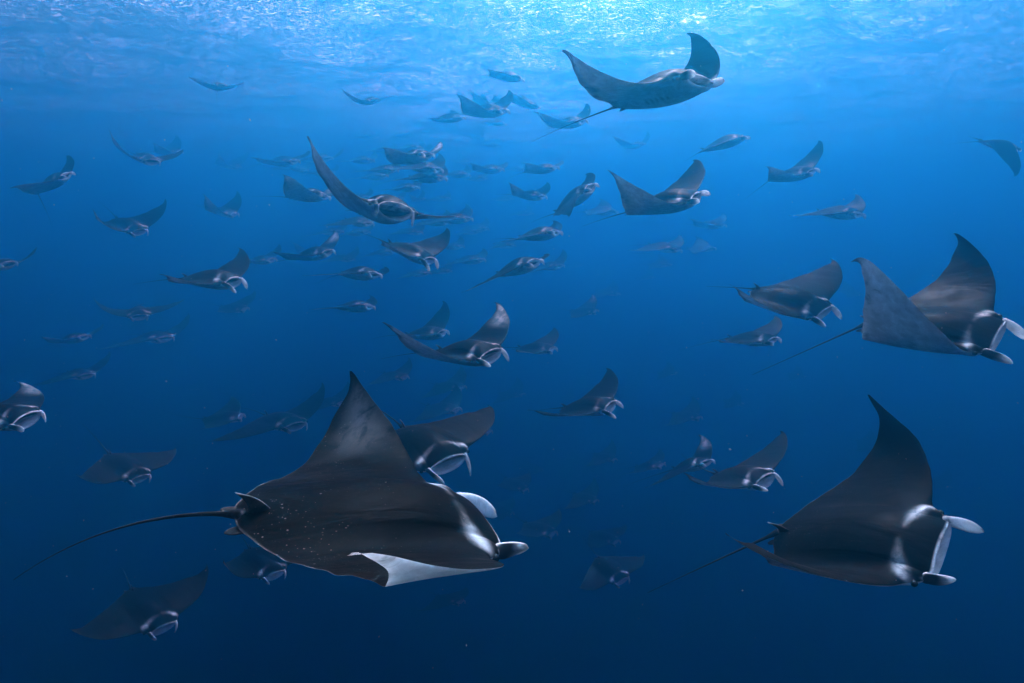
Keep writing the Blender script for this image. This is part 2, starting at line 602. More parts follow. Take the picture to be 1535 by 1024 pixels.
# ---------------- skin ----------------
def skin_material(name, scars, brown):
    t = NT(name)
    at = t.n('ShaderNodeAttribute', attribute_name='rest')
    wa = t.n('ShaderNodeAttribute', attribute_name='white')
    oi = t.n('ShaderNodeObjectInfo')
    off = t.n('ShaderNodeVectorMath', operation='ADD')
    rnd = t.n('ShaderNodeVectorMath', operation='SCALE')
    cmb = t.n('ShaderNodeCombineXYZ')
    t.l(oi.outputs['Random'], cmb.inputs[0])
    t.l(oi.outputs['Random'], cmb.inputs[1])
    t.l(cmb.outputs[0], rnd.inputs[0])
    rnd.inputs['Scale'].default_value = 37.
    t.l(at.outputs['Vector'], off.inputs[0])
    t.l(rnd.outputs[0], off.inputs[1])
    P = off.outputs[0]
    n1 = t.noise(P, 3.0, 5, .6, .4)
    n2 = t.noise(P, 18., 4, .6)
    n3 = t.noise(P, 90., 3, .6)
    w = t.math('ADD', wa.outputs['Fac'], t.math('MULTIPLY', t.math('SUBTRACT', n2, .5), t.math('MULTIPLY', wa.outputs['Fac'], .9)))
    w = t.math('ADD', w, t.math('MULTIPLY', t.math('SUBTRACT', n3, .5), t.math('MULTIPLY', wa.outputs['Fac'], .25)), clamp=True)
    nb = t.noise(P, 9., 5, .65, .5)
    sz = t.n('ShaderNodeSeparateXYZ')
    t.l(at.outputs['Vector'], sz.inputs[0])
    up = t.ramp(sz.outputs[2], -.004, .004)
    pat0 = t.math('MAXIMUM', t.ramp(nb, .36, .56, .30, 1.), t.math('MULTIPLY', t.math('SUBTRACT', 1.0, up), .88))
    w = t.math('MULTIPLY', w, pat0)
    dark = t.mixc(t.ramp(n1, .3, .7), (.0032, .0034, .0040), brown)
    fold = t.noise(t.mapping(P, scale=(1.3, 3.4, 1), rot=(0, 0, .1)), 2.2, 4, .5, .9)
    dark = t.mixc(t.ramp(fold, .5, .8, 0, .5), dark, (.0110, .0103, .0099))
    # specks, scuffs
    vo = t.n('ShaderNodeTexVoronoi', feature='F1')
    vo.inputs['Scale'].default_value = 58.
    t.l(P, vo.inputs['Vector'])
    dot = t.ramp(t.math('ADD', vo.outputs['Distance'], t.math('MULTIPLY', t.noise(P, 34., 2, .6), .5)), .44, .30)
    pat = t.ramp(t.noise(P, 6., 4, .7), .42, .60)
    sx = t.n('ShaderNodeSeparateXYZ')
    t.l(at.outputs['Vector'], sx.inputs[0])
    rear = t.ramp(sx.outputs[0], .15, -.35, .12, 1.)
    scuff = t.ramp(t.noise(t.mapping(P, scale=(1, 2.2, 1), rot=(0, 0, .5)), 30., 6, .8, 1.), .60, .72)
    sp = t.math('MULTIPLY', t.math('MAXIMUM', dot, t.math('MULTIPLY', scuff, .35)), t.math('MULTIPLY', pat, t.math('MULTIPLY', rear, scars)))
    # long fine scratches
    scr = t.ramp(t.noise(t.mapping(P, scale=(2.5, 42, 2), rot=(0, 0, .22)), 2.0, 3, .6, .8), .66, .72)
    scr = t.math('MULTIPLY', scr, t.math('MULTIPLY', t.ramp(t.noise(P, 3.3, 3, .6), .50, .66), scars * .30))
    dark = t.mixc(scr, dark, (.10, .11, .11))
    dark = t.mixc(sp, dark, (.22, .28, .29))
    pale = t.mixc(t.ramp(n1, .3, .7), (.84, .86, .88), (.94, .95, .96))
    colr = t.mixc(w, dark, pale)
    b = t.n('ShaderNodeBsdfPrincipled')
    t.l(colr, b.inputs['Base Color'])
    rg = t.ramp(t.noise(P, 6., 5, .6), .3, .7, .36, .56)
    t.l(rg, b.inputs['Roughness'])
    # thin pale flesh lets light through
    t.l(t.math('MULTIPLY', w, t.ramp(sx.outputs[0], .30, .40, .34 if name.startswith('scarred') else .08, .85)), b.inputs['Subsurface Weight'])
    b.inputs['Subsurface Radius'].default_value = (.9, 1.0, 1.0)
    b.inputs['Subsurface Scale'].default_value = .09
    b.inputs['IOR'].default_value = 1.045
    # skin relief: long soft folds, fine grain
    hh = t.math('ADD', t.math('MULTIPLY', fold, 1.0), t.math('MULTIPLY', n2, .10))
    hh = t.math('ADD', hh, t.math('MULTIPLY', t.noise(P, 160., 3, .7), .022))
    bp = t.n('ShaderNodeBump', i_Strength=.55, i_Distance=.028)
    t.l(hh, bp.inputs['Height'])
    t.l(bp.outputs[0], b.inputs['Normal'])
    t.l(b.outputs[0], t.out.inputs['Surface'])
    return t.m


SKIN = {'scar': skin_material('scarred_manta_skin', 1.0, (.0058, .0043, .0036)),
        'plain': skin_material('manta_skin', .35, (.0052, .0049, .0048)),
        'brown': skin_material('brown_manta_skin', .5, (.0115, .0088, .0074))}
te = NT('manta_eye')
eb = te.n('ShaderNodeBsdfPrincipled')
eb.inputs['Base Color'].default_value = (.01, .01, .012, 1)
eb.inputs['Roughness'].default_value = .12
te.l(eb.outputs[0], te.out.inputs['Surface'])


def add_manta(d):
    D = d['D']
    res = 2.2 if D < 10 else (1.5 if D < 16 else (.9 if D < 32 else .5))
    pose = {'L': d['L'], 'R': d['R'], 'open': d['op'], 'tail': d['tail'], 'tipw': d.get('tipw', 0), 'vdark': d.get('vdark', .8),
            'finw': .9,
            'seed': (d['loc'][0] * 3.1 + d['loc'][1]) % 6.28, 'band': .55 + .55 * ((d['loc'][2] * 7.3 + d['loc'][0]) % 1.0)}
    if D < 9:
        pose['band'] = 1.0
    elif D > 9.8:
        pose['fat'] = 1.28
        pose['finw'] = .95
    if 'fL' in d:
        pose['fL'] = d['fL']
    if 'fR' in d:
        pose['fR'] = d['fR']
    if 'fL' not in d:
        o = d['op']
        pose['fL'] = (.15 + .25 * o, .45 + .5 * o, .0, .8 + .6 * o, .165, .3)
        pose['fR'] = (.15 + .2 * o, .4 + .4 * o, -.03, .9 + .6 * o, .155, .3)
    co, rest, faces, white = manta_geometry(pose, res)
    me = bpy.data.meshes.new('manta_ray')
    me.from_pydata(co.tolist(), [], faces)
    a = me.attributes.new('rest', 'FLOAT_VECTOR', 'POINT')
    a.data.foreach_set('vector', rest.astype(np.float32).ravel())
    a = me.attributes.new('white', 'FLOAT', 'POINT')
    a.data.foreach_set('value', white.astype(np.float32))
    bm = bmesh.new()
    bm.from_mesh(me)
    bmesh.ops.recalc_face_normals(bm, faces=bm.faces)
    bm.to_mesh(me)
    bm.free()
    me.polygons.foreach_set('use_smooth', np.ones(len(me.polygons), bool))
    me.materials.append(SKIN[d.get('skin', 'plain')])
    o = bpy.data.objects.new('manta_ray', me)
    COL.objects.link(o)
    o.location = d['loc']
    o.rotation_euler = d['rot']
    o.scale = (d['S'],) * 3
    o['label'] = d['label']
    o['category'] = 'manta ray'
    o['group'] = 'manta rays swimming in one school'
    if D < 32:
        for sd in (1, -1):
            bm = bmesh.new()
            bmesh.ops.create_uvsphere(bm, u_segments=16, v_segments=10, radius=.0165)
            em = bpy.data.meshes.new('eye')
            bm.to_mesh(em)
            bm.free()
            em.polygons.foreach_set('use_smooth', np.ones(len(em.polygons), bool))
            em.materials.append(te.m)
            e = bpy.data.objects.new('eye', em)
            COL.objects.link(e)
            e.parent = o
            e.location = deform(np.array([[.385, .255 * sd, -.006]]), pose)[0].tolist()
    return o


MANTAS = [
    {'loc': [-0.878, 4.028, -1.865], 'rot': [0.1636, 0.2511, 0.5158], 'S': 1.75, 'L': [-0.217, 0.401, 1.039, 1.236, -0.35], 'R': [0.555, -0.041, 0.768, 0.17, 0.174, 8.777], 'tail': [0.9, -0.4, -0.18, -0.5, 1.15], 'op': 0.35, 'label': 'largest manta ray, dark back scarred with specks, near wing tip curled over showing white', 'D': 4.3, 'tipw': 0.2, 'fL': [0.3, 0.3, 0.5, 0.3, 0.32, 0.5], 'fR': [-0.05, -0.2, 0.05, -0.1, 0.13, 0.5], 'vdark': 0.0, 'skin': 'scar'},  # tipw here paints light catching the raised wing
    {'loc': [3.395, 6.185, -3.068], 'rot': [0.5313, -0.2779, -0.9157], 'S': 1.75, 'L': [-0.004, -0.11, 1.09, 0.93, -0.026], 'R': [0.705, 0.625, -0.27, -0.524, -0.196], 'tail': [-0.6, -0.1, 0.09, -0.085, 1.0], 'op': 0.25, 'label': 'large dark manta ray below the camera level with pale shoulder band and tall raised wing', 'D': 6.6, 'fL': [0.3, 0.3, 0.15, 0.3, 0.17, 0.3], 'fR': [0.2, -0.3, 0.0, 0.5, 0.13, 0.3], 'skin': 'plain'},
    {'loc': [5.65, 8.926, -1.388], 'rot': [0.5292, -0.0169, -0.8916], 'S': 1.75, 'L': [0.035, 0.236, 0.442, 0.823, -0.067], 'R': [1.01, 0.889, 1.129, -0.842, 0.178], 'tail': [-0.7, -0.2, 0.105, -0.07, 1.0], 'op': 0.35, 'label': 'large brown backed manta ray with both wings raised and long straight tail', 'D': 9.0, 'fL': [0.6, 0.5, 0.0, 0.3, 0.2, 0.3], 'fR': [0.3, 0.1, 0.05, 0.1, 0.18, 0.3], 'vdark': 0.45, 'skin': 'brown'},
    {'loc': [5.943, 14.253, -1.575], 'rot': [0.3077, 0.2322, -0.8553], 'S': 1.75, 'L': [0.045, 0.294, -0.169, 0.016, -0.192], 'R': [0.245, 0.626, 0.134, -0.012, -0.069], 'tail': [-0.1, -0.2, 0.015, -0.07, 0.7], 'op': 0.5, 'label': 'grey backed manta with bright white cephalic tip, just left of the brown backed one', 'D': 14.3, 'fL': [0.4, 0.5, 0.0, 0.3, 0.2, 0.2], 'fR': [0.3, 0.2, 0.0, 0.3, 0.17, 0.2]},
    {'loc': [8.457, 23.32, -3.94], 'rot': [0.089, -0.0953, -0.8496], 'S': 1.838, 'L': [0.08, 0.413, -0.033, 0.004, -0.218], 'R': [0.044, 0.391, -0.036, 0.002, -0.148], 'tail': [-0.1, -0.2, 0.015, -0.07, 1.15], 'op': 0.5, 'label': 'hazy manta ray gliding directly below the grey one with a bright cephalic tip', 'D': 23.7},
    {'loc': [37.277, 73.445, -7.133], 'rot': [0.0088, 0.105, -0.3269], 'S': 2.45, 'L': [0.244, 0.489, 0.0, 0.0, 0.0], 'R': [-0.14, 0.0, 0.0, 0.0, 0.0], 'tail': [0.089, 0.054, 0.074, -0.161, 0.888], 'op': 0.4, 'label': 'small faint manta half hidden behind the raised wing of the brown backed manta', 'D': 73.6},
    {'loc': [2.266, 10.877, 2.035], 'rot': [-0.0439, -0.107, -0.9114], 'S': 1.75, 'L': [0.329, 1.235, 0.164, -0.002, -0.102], 'R': [-0.652, 1.514, 0.608, -0.445, -0.04], 'tail': [0.0, 0.0, -0.0, -0.1, 1.3], 'op': 0.35, 'label': 'manta ray high under the glittering surface, seen from below with grey belly showing', 'D': 10.4, 'fL': [0.0, 0.2, 0.1, 0.3, 0.13, 0.3], 'fR': [0.0, 0.2, 0.1, 0.3, 0.13, 0.3]},
    {'loc': [3.365, 15.19, 0.483], 'rot': [0.2997, -0.1835, -0.6668], 'S': 1.75, 'L': [0.073, 0.636, -0.212, 0.024, -0.376], 'R': [0.071, 1.679, -0.167, -0.669, 0.01], 'tail': [-0.2, 0.0, 0.03, -0.1, 0.7], 'op': 0.6, 'label': 'dark manta with V raised wings and pale belly, below the high belly up one', 'D': 14.9, 'fL': [0.1, 0.4, 0.0, 0.4, 0.15, 0.2], 'fR': [0.1, 0.3, 0.0, 0.4, 0.14, 0.2]},
    {'loc': [10.248, 25.183, 1.84], 'rot': [0.291, -0.1354, -0.9107], 'S': 1.75, 'L': [0.262, 0.569, -0.004, 0.005, -0.482], 'R': [0.178, 0.558, 0.055, -0.009, -0.381], 'tail': [0.0, -0.4, -0.0, -0.04, 0.85], 'op': 0.5, 'label': 'mid distance manta with one long raised wing, alone in the bright water on the right', 'D': 24.5},
    {'loc': [8.078, 26.459, 3.109], 'rot': [0.1437, -0.2706, -0.5298], 'S': 1.75, 'L': [0.145, 0.003, 0.02, -0.002, -0.35], 'R': [0.057, -0.093, -0.057, 0.005, -0.307], 'tail': [0.0, -0.2, -0.0, -0.07, 0.5], 'op': 0.3, 'label': 'manta seen edge on with level wings and thin tail, above the V winged dark manta', 'D': 25.5},
    {'loc': [17.488, 24.849, 2.886], 'rot': [0.0524, 0.2443, -0.3142], 'S': 1.3, 'L': [0.244, 0.0, 0, 0, 0.2], 'R': [-0.436, -1.134, 0, 0.175, -0.75], 'tail': [0.3, -0.25, -0.1, -0.1, 0.8], 'op': 0.3, 'label': 'manta at the right edge with its wing stroked down, arched like a hook', 'D': 24},
    {'loc': [13.002, 27.181, 0.53], 'rot': [-0.0516, 0.0504, -1.0287], 'S': 1.925, 'L': [0.264, 0.515, 0.012, -0.001, 0.031], 'R': [-0.14, 0.0, 0.0, 0.0, 0.0], 'tail': [0.6, -0.1, -0.09, -0.085, 1.3], 'op': 0.5, 'label': 'hazy thickset manta above the raised wings of the brown backed manta', 'D': 26.7},
    {'loc': [16.727, 57.531, 0.118], 'rot': [0.0771, 0.0005, -0.7282], 'S': 2.625, 'L': [0.116, 0.453, -0.02, 0.003, -0.207], 'R': [0.088, 0.441, -0.014, 0.0, -0.155], 'tail': [-0.101, 0.148, 0.159, -0.387, 0.986], 'op': 0.4, 'label': 'faint manta just below and right of the V winged dark manta', 'D': 56.7},
    {'loc': [10.769, 48.253, -1.477], 'rot': [-0.0378, 0.1002, -0.8056], 'S': 2.625, 'L': [0.186, 0.421, -0.028, 0.003, -0.053], 'R': [-0.14, 0.0, 0.0, 0.0, 0.0], 'tail': [0.199, -0.05, -0.091, -0.263, 1.04], 'op': 0.4, 'label': 'faint manta, left one of a pair in line under the V winged one', 'D': 47.8},
    {'loc': [17.384, 62.111, -1.998], 'rot': [-0.0, -0.0529, -0.3455], 'S': 2.625, 'L': [0.244, 0.489, 0.0, 0.0, 0.0], 'R': [-0.14, 0.0, 0.0, 0.0, 0.0], 'tail': [0.049, 0.056, -0.152, -0.231, 1.004], 'op': 0.4, 'label': 'faint manta, right one of a pair in line under the V winged one', 'D': 61.6},
    {'loc': [17.691, 80.91, -4.524], 'rot': [-0.0, -0.0647, -0.4299], 'S': 2.8, 'L': [0.244, 0.489, 0.0, 0.0, 0.0], 'R': [-0.14, 0.0, 0.0, 0.0, 0.0], 'tail': [0.085, 0.172, 0.101, -0.361, 0.893], 'op': 0.4, 'label': 'very faint manta with white mouth arc beneath the in line pair', 'D': 80.5},
    {'loc': [21.224, 106.802, -8.038], 'rot': [-0.0, -0.1165, -0.6939], 'S': 2.8, 'L': [0.244, 0.489, 0.0, 0.0, 0.0], 'R': [-0.14, 0.0, 0.0, 0.0, 0.0], 'tail': [-0.224, -0.032, -0.138, -0.148, 0.929], 'op': 0.5, 'label': 'tiny faint manta showing only pale mouth specks, lowest beneath the in line pair', 'D': 106.6},
    {'loc': [5.378, 50.016, -6.295], 'rot': [0.2158, -0.0616, -0.504], 'S': 2.1, 'L': [0.112, 0.444, -0.004, 0.002, -0.21], 'R': [-0.008, 0.33, -0.081, 0.007, -0.185], 'tail': [0.079, 0.165, 0.053, 0.01, 0.818], 'op': 0.5, 'label': 'hazy manta with a pale wing tip in open water right of centre', 'D': 50.4, 'tipw': 1},
    {'loc': [11.574, 81.231, -7.893], 'rot': [0.0001, 0.0678, -0.5459], 'S': 2.975, 'L': [0.244, 0.489, 0.0, 0.0, 0.0], 'R': [-0.14, 0.0, 0.0, 0.0, 0.0], 'tail': [-0.175, -0.063, -0.108, -0.062, 0.933], 'op': 0.5, 'label': 'ghostly manta barely visible behind the hazy pale wing tipped one', 'D': 81.4},
    {'loc': [0.994, 28.337, -5.195], 'rot': [0.0959, -0.0485, -0.4948], 'S': 1.75, 'L': [0.101, 0.432, -0.033, 0.004, -0.305], 'R': [0.073, 0.43, -0.012, -0.0, -0.265], 'tail': [-0.072, -0.008, -0.133, 0.013, 0.896], 'op': 0.5, 'label': 'dark hazy manta with upright wing just right of the white rimmed central mouth', 'D': 28.8},
    {'loc': [-1.004, 13.862, -2.639], 'rot': [0.1939, -0.0792, -0.7458], 'S': 1.75, 'L': [0.164, 0.445, -0.087, 0.007, 0.109], 'R': [0.378, 0.745, 0.152, -0.011, 0.003], 'tail': [0.0, -0.1, -0.0, -0.085, 1.3], 'op': 0.85, 'label': 'central manta with wide open white rimmed mouth and long near wing swept back', 'D': 14.1, 'tipw': 0.7, 'fL': [0.5, 0.9, 0.0, 0.6, 0.19, 0.2], 'fR': [0.3, 0.3, -0.05, 0.5, 0.18, 0.3]},
    {'loc': [-3.52, 26.444, -4.254], 'rot': [0.0432, -0.133, -0.3955], 'S': 1.838, 'L': [0.378, 0.647, 0.052, 0.004, -0.36], 'R': [0.066, 0.393, -0.076, 0.005, -0.283], 'tail': [-0.101, 0.148, 0.159, -0.387, 0.986], 'op': 0.7, 'label': 'darker manta swimming just behind the central one with the white rimmed mouth', 'D': 26.8},
    {'loc': [2.134, 18.413, -5.07], 'rot': [0.1974, -0.2072, -0.6736], 'S': 1.75, 'L': [0.092, 0.443, -0.046, 0.005, -0.132], 'R': [0.159, 0.555, 0.055, -0.005, 0.047], 'tail': [-0.6, 0.2, 0.09, -0.13, 0.5], 'op': 0.8, 'label': 'manta with bright blue mouth and tall dark wing below centre, right of the largest one', 'D': 19.0, 'fL': [0.4, 0.6, 0.0, 0.6, 0.19, 0.2]},
    {'loc': [10.227, 119.719, -30.996], 'rot': [-0.0004, -0.1187, -0.456], 'S': 2.8, 'L': [0.244, 0.489, 0.0, 0.0, 0.0], 'R': [-0.14, 0.0, 0.0, 0.0, 0.0], 'tail': [0.011, 0.108, -0.227, -0.39, 0.985], 'op': 0.5, 'label': 'tiny blurred manta behind the back of the bright blue mouthed one', 'D': 123.2},
    {'loc': [-1.491, 10.951, -3.686], 'rot': [0.17, 0.119, -0.9344], 'S': 1.75, 'L': [0.022, -0.156, -0.366, 0.042, 0.255], 'R': [-0.141, -0.0, -0.0, -0.0, -0.0], 'tail': [0.049, 0.056, -0.152, -0.231, 1.004], 'op': 0.85, 'label': 'manta with glowing white open mouth partly hidden behind the largest one', 'D': 11.4, 'fL': [0.6, 1.2, 0.0, 0.8, 0.22, 0.2], 'fR': [0.4, 0.4, -0.05, 0.9, 0.2, 0.2]},
    {'loc': [-5.568, 57.266, -13.844], 'rot': [-0.0001, -0.0321, -0.5021], 'S': 2.975, 'L': [0.244, 0.489, 0.0, 0.0, 0.0], 'R': [-0.14, 0.0, 0.0, 0.0, 0.0], 'tail': [0.085, 0.172, 0.101, -0.361, 0.893], 'op': 0.5, 'label': 'very faint manta, upper of two dim ones above the glowing white mouth', 'D': 58.8},
    {'loc': [-0.14, 75.817, -19.261], 'rot': [-0.0003, -0.0724, -0.4789], 'S': 3.15, 'L': [0.244, 0.489, 0.0, 0.0, 0.0], 'R': [-0.14, 0.0, 0.0, 0.0, 0.0], 'tail': [-0.224, -0.032, -0.138, -0.148, 0.929], 'op': 0.4, 'label': 'dim manta shadow in dark water right below the central white rimmed one', 'D': 78.0},
    {'loc': [-5.221, 48.308, -13.368], 'rot': [-0.0001, -0.0215, -0.5063], 'S': 2.8, 'L': [0.244, 0.489, 0.0, 0.0, 0.0], 'R': [-0.14, 0.0, 0.0, 0.0, 0.0], 'tail': [0.079, 0.165, 0.053, 0.01, 0.818], 'op': 0.6, 'label': 'very faint manta, lower of two dim ones above the glowing white mouth', 'D': 49.9},
    {'loc': [9.766, 45.447, -16.855], 'rot': [0.0777, -0.2804, -0.721], 'S': 2.188, 'L': [0.054, 0.389, -0.035, 0.004, -0.114], 'R': [0.012, 0.351, -0.06, 0.005, -0.042], 'tail': [-0.175, -0.063, -0.108, -0.062, 0.933], 'op': 0.4, 'label': 'faint pale edged manta, leftmost of the overlapping three in the deep right', 'D': 47.6},
    {'loc': [7.152, 25.607, -9.501], 'rot': [0.015, -0.4652, -0.9235], 'S': 1.925, 'L': [0.341, 0.588, 0.037, -0.003, 0.009], 'R': [-0.14, 0.0, 0.0, 0.0, 0.0], 'tail': [-0.7, 0.0, 0.105, -0.1, 1.15], 'op': 0.5, 'label': 'dark manta with a pale patch on its upright wing, middle of the overlapping three', 'D': 26.8, 'tipw': 0.8},
    {'loc': [5.52, 15.362, -5.983], 'rot': [0.2442, -0.2467, -1.0895], 'S': 1.75, 'L': [0.115, 0.358, -0.141, 0.014, -0.175], 'R': [0.212, 0.63, 0.175, -0.024, -0.347], 'tail': [0.163, 0.085, 0.246, 0.086, 1.041], 'op': 0.9, 'label': 'brown grey manta with blue lit open mouth, front one of the overlapping three', 'D': 16.2, 'fL': [0.6, 1.3, 0.1, 0.5, 0.2, 0.2], 'fR': [0.3, 0.1, -0.05, 0.6, 0.19, 0.2], 'skin': 'brown'},
    {'loc': [52.564, 78.316, -31.288], 'rot': [0.0493, 0.0159, -1.1144], 'S': 2.8, 'L': [0.284, 0.514, 0.003, 0.001, -0.057], 'R': [-0.14, 0.0, 0.0, 0.0, 0.0], 'tail': [-0.101, 0.148, 0.159, -0.387, 0.986], 'op': 0.5, 'label': 'faint manta behind the raised wing of the large dark one on the lower right', 'D': 82.5},
    {'loc': [42.51, 76.579, -25.659], 'rot': [0.001, 0.199, -0.687], 'S': 2.625, 'L': [0.244, 0.489, 0.0, 0.0, 0.0], 'R': [-0.14, 0.0, 0.0, 0.0, 0.0], 'tail': [0.199, -0.05, -0.091, -0.263, 1.04], 'op': 0.4, 'label': 'faint manta emerging left of the upright wing of the lower right manta', 'D': 79.8},
    {'loc': [14.595, 54.109, -15.632], 'rot': [0.0052, -0.0208, -0.6851], 'S': 2.45, 'L': [0.248, 0.491, -0.0, 0.0, -0.014], 'R': [-0.14, 0.0, 0.0, 0.0, 0.0], 'tail': [0.049, 0.056, -0.152, -0.231, 1.004], 'op': 0.5, 'label': 'dim manta with upright wing alone in blue water above the overlapping three', 'D': 56.0},
    {'loc': [0.255, 51.852, -20.777], 'rot': [-0.0812, 0.2742, -0.6268], 'S': 2.275, 'L': [-0.014, 0.326, -0.075, 0.006, -0.045], 'R': [0.041, 0.389, -0.024, 0.002, -0.097], 'tail': [0.085, 0.172, 0.101, -0.361, 0.893], 'op': 0.4, 'label': "murky dark manta just right of the largest one's head", 'D': 54.6},
    {'loc': [-1.047, 62.153, -27.499], 'rot': [-0.0109, 0.3203, -0.3565], 'S': 2.45, 'L': [-0.031, 0.306, -0.076, 0.007, -0.306], 'R': [-0.017, 0.326, -0.056, 0.005, -0.418], 'tail': [-0.162, 0.084, 0.09, 0.065, 1.045], 'op': 0.4, 'label': "murky manta shadow directly beneath another, beside the largest one's cephalic fin", 'D': 65.9},
    {'loc': [2.488, 78.659, -29.449], 'rot': [-0.1672, 0.1358, 0.012], 'S': 2.625, 'L': [0.029, 0.259, -0.089, 0.007, 0.087], 'R': [-0.14, 0.0, 0.0, 0.0, 0.0], 'tail': [-0.224, -0.032, -0.138, -0.148, 0.929], 'op': 0.5, 'label': 'faint manta with thin pale edge lines above the murky pair', 'D': 82.5},
    {'loc': [1.704, 39.483, -18.779], 'rot': [-0.0257, 0.06, -0.6481], 'S': 2.275, 'L': [0.035, 0.371, -0.06, 0.006, -0.165], 'R': [0.066, 0.42, -0.01, -0.0, -0.152], 'tail': [0.079, 0.165, 0.053, 0.01, 0.818], 'op': 0.7, 'label': "dim manta with pale leading edge and ring mouth right of the largest one's face", 'D': 42.1},
    {'loc': [7.473, 51.024, -25.003], 'rot': [-0.0259, 0.0626, -0.6891], 'S': 2.625, 'L': [-0.041, 0.292, -0.093, 0.009, -0.391], 'R': [-0.004, 0.35, -0.031, 0.001, -0.372], 'tail': [-0.175, -0.063, -0.108, -0.062, 0.933], 'op': 0.6, 'label': 'very dim manta just above the flat backed one deep below centre', 'D': 54.5},
    {'loc': [4.283, 27.02, -14.747], 'rot': [0.1435, 0.1936, -1.0197], 'S': 1.838, 'L': [-0.2, 0.149, -0.181, 0.015, -0.187], 'R': [-0.007, 0.407, 0.064, -0.012, -0.493], 'tail': [0.2, 0.0, -0.03, -0.1, 1.0], 'op': 0.85, 'label': 'flat backed dark manta with ringed mouth and upright tail deep below centre', 'D': 29.1},
    {'loc': [-4.848, 47.256, -28.247], 'rot': [-0.2067, -0.1016, -0.5995], 'S': 2.45, 'L': [-0.021, 0.205, -0.11, 0.009, -0.024], 'R': [-0.14, 0.0, 0.0, 0.0, 0.0], 'tail': [-0.02, 0.169, -0.186, -0.297, 0.905], 'op': 0.5, 'label': "faint manta in the dark water under the largest one's curled wing", 'D': 51.4},
    {'loc': [-14.796, 35.351, 6.925], 'rot': [-0.0022, -0.088, -0.9797], 'S': 1.26, 'L': [0.155, 0.516, -0.001, 0.001, -0.038], 'R': [0.098, 0.522, 0.064, -0.012, -0.009], 'tail': [0.1, -0.9, -0.015, 0.035, 1.0], 'op': 0.6, 'label': 'manta head on near the surface with tail hanging straight down', 'D': 33.7},
    {'loc': [-16.088, 30.141, 2.938], 'rot': [0.0185, 0.2181, -0.6914], 'S': 1.662, 'L': [0.076, 0.487, -0.09, 0.009, -0.082], 'R': [0.261, 0.878, 0.391, -0.054, -0.211], 'tail': [-0.152, 0.111, -0.052, -0.112, 0.968], 'op': 0.8, 'label': 'head on manta with one very long raised wing and oval white mouth, upper left', 'D': 29.2},
    {'loc': [-27.832, 55.666, 5.954], 'rot': [0.2353, 0.0076, -0.0064], 'S': 2.1, 'L': [0.294, 0.618, 0.03, 0.001, -0.232], 'R': [0.21, 0.583, 0.049, -0.007, -0.282], 'tail': [-0.062, 0.005, 0.257, -0.385, 0.751], 'op': 0.4, 'label': 'hazy manta close behind the head on one with the oval white mouth', 'D': 53.9},
    {'loc': [-16.544, 24.611, 1.514], 'rot': [0.3665, -0.4457, -0.2065], 'S': 1.575, 'L': [0.219, 0.537, 0.014, 0.002, -0.301], 'R': [0.055, 0.419, -0.029, -0.0, -0.29], 'tail': [0.7, -0.6, -0.105, -0.01, 1.15], 'op': 0.6, 'label': 'climbing manta near the left edge with its tail hanging down', 'D': 24.0},
    {'loc': [-15.847, 27.938, 0.06], 'rot': [0.1882, 0.3443, -0.5235], 'S': 1.75, 'L': [0.247, 0.58, -0.08, 0.015, -0.202], 'R': [0.213, 0.836, 0.38, -0.06, -0.499], 'tail': [0.221, 0.074, -0.265, 0.054, 0.942], 'op': 0.8, 'label': 'manta with oval mouth and spread wings below the climbing one near the left edge', 'D': 27.5},
    {'loc': [-17.913, 41.923, 0.892], 'rot': [0.1316, 0.1827, -0.2455], 'S': 1.925, 'L': [0.339, 0.667, 0.017, 0.003, -0.143], 'R': [0.358, 0.77, 0.167, -0.019, -0.264], 'tail': [0.174, 0.049, -0.178, -0.024, 0.939], 'op': 0.6, 'label': 'hazy manta with two short upright wings, upper left centre', 'D': 41.2},
    {'loc': [-31.415, 75.839, 6.676], 'rot': [0.2265, 0.1495, -0.2509], 'S': 2.8, 'L': [0.219, 0.554, -0.063, 0.011, -0.49], 'R': [0.276, 0.789, 0.272, -0.039, -0.579], 'tail': [0.089, 0.054, 0.074, -0.161, 0.888], 'op': 0.6, 'label': 'faint manta with upright wings above the hazy one with short wings', 'D': 73.6},
    {'loc': [-13.832, 41.179, 3.806], 'rot': [0.1608, -0.017, -0.425], 'S': 2.188, 'L': [0.064, 0.389, -0.056, 0.007, -0.346], 'R': [0.019, 0.392, -0.011, -0.002, -0.341], 'tail': [-0.194, -0.037, -0.16, -0.324, 0.999], 'op': 0.6, 'label': 'faint broad manta left of the long winged one near the centre', 'D': 39.9},
    {'loc': [-16.702, 59.224, 5.691], 'rot': [0.0003, -0.0654, -0.7485], 'S': 2.975, 'L': [0.244, 0.489, 0.0, 0.0, 0.0], 'R': [-0.14, 0.0, 0.0, 0.0, 0.0], 'tail': [-0.243, -0.017, -0.192, -0.264, 1.024], 'op': 0.5, 'label': 'ghostly manta behind the upright wing tip of the long winged one', 'D': 57.4},
    {'loc': [-7.911, 26.214, 1.148], 'rot': [-0.2162, -0.0499, -0.3614], 'S': 1.75, 'L': [0.297, 0.63, 0.085, -0.004, -0.194], 'R': [-0.018, 0.346, -0.088, 0.006, -0.568], 'tail': [-0.172, 0.111, -0.143, -0.174, 0.872], 'op': 0.6, 'label': 'manta with bright cephalic tips pressed against the left of the long winged one', 'D': 25.6, 'tipw': 0.7},
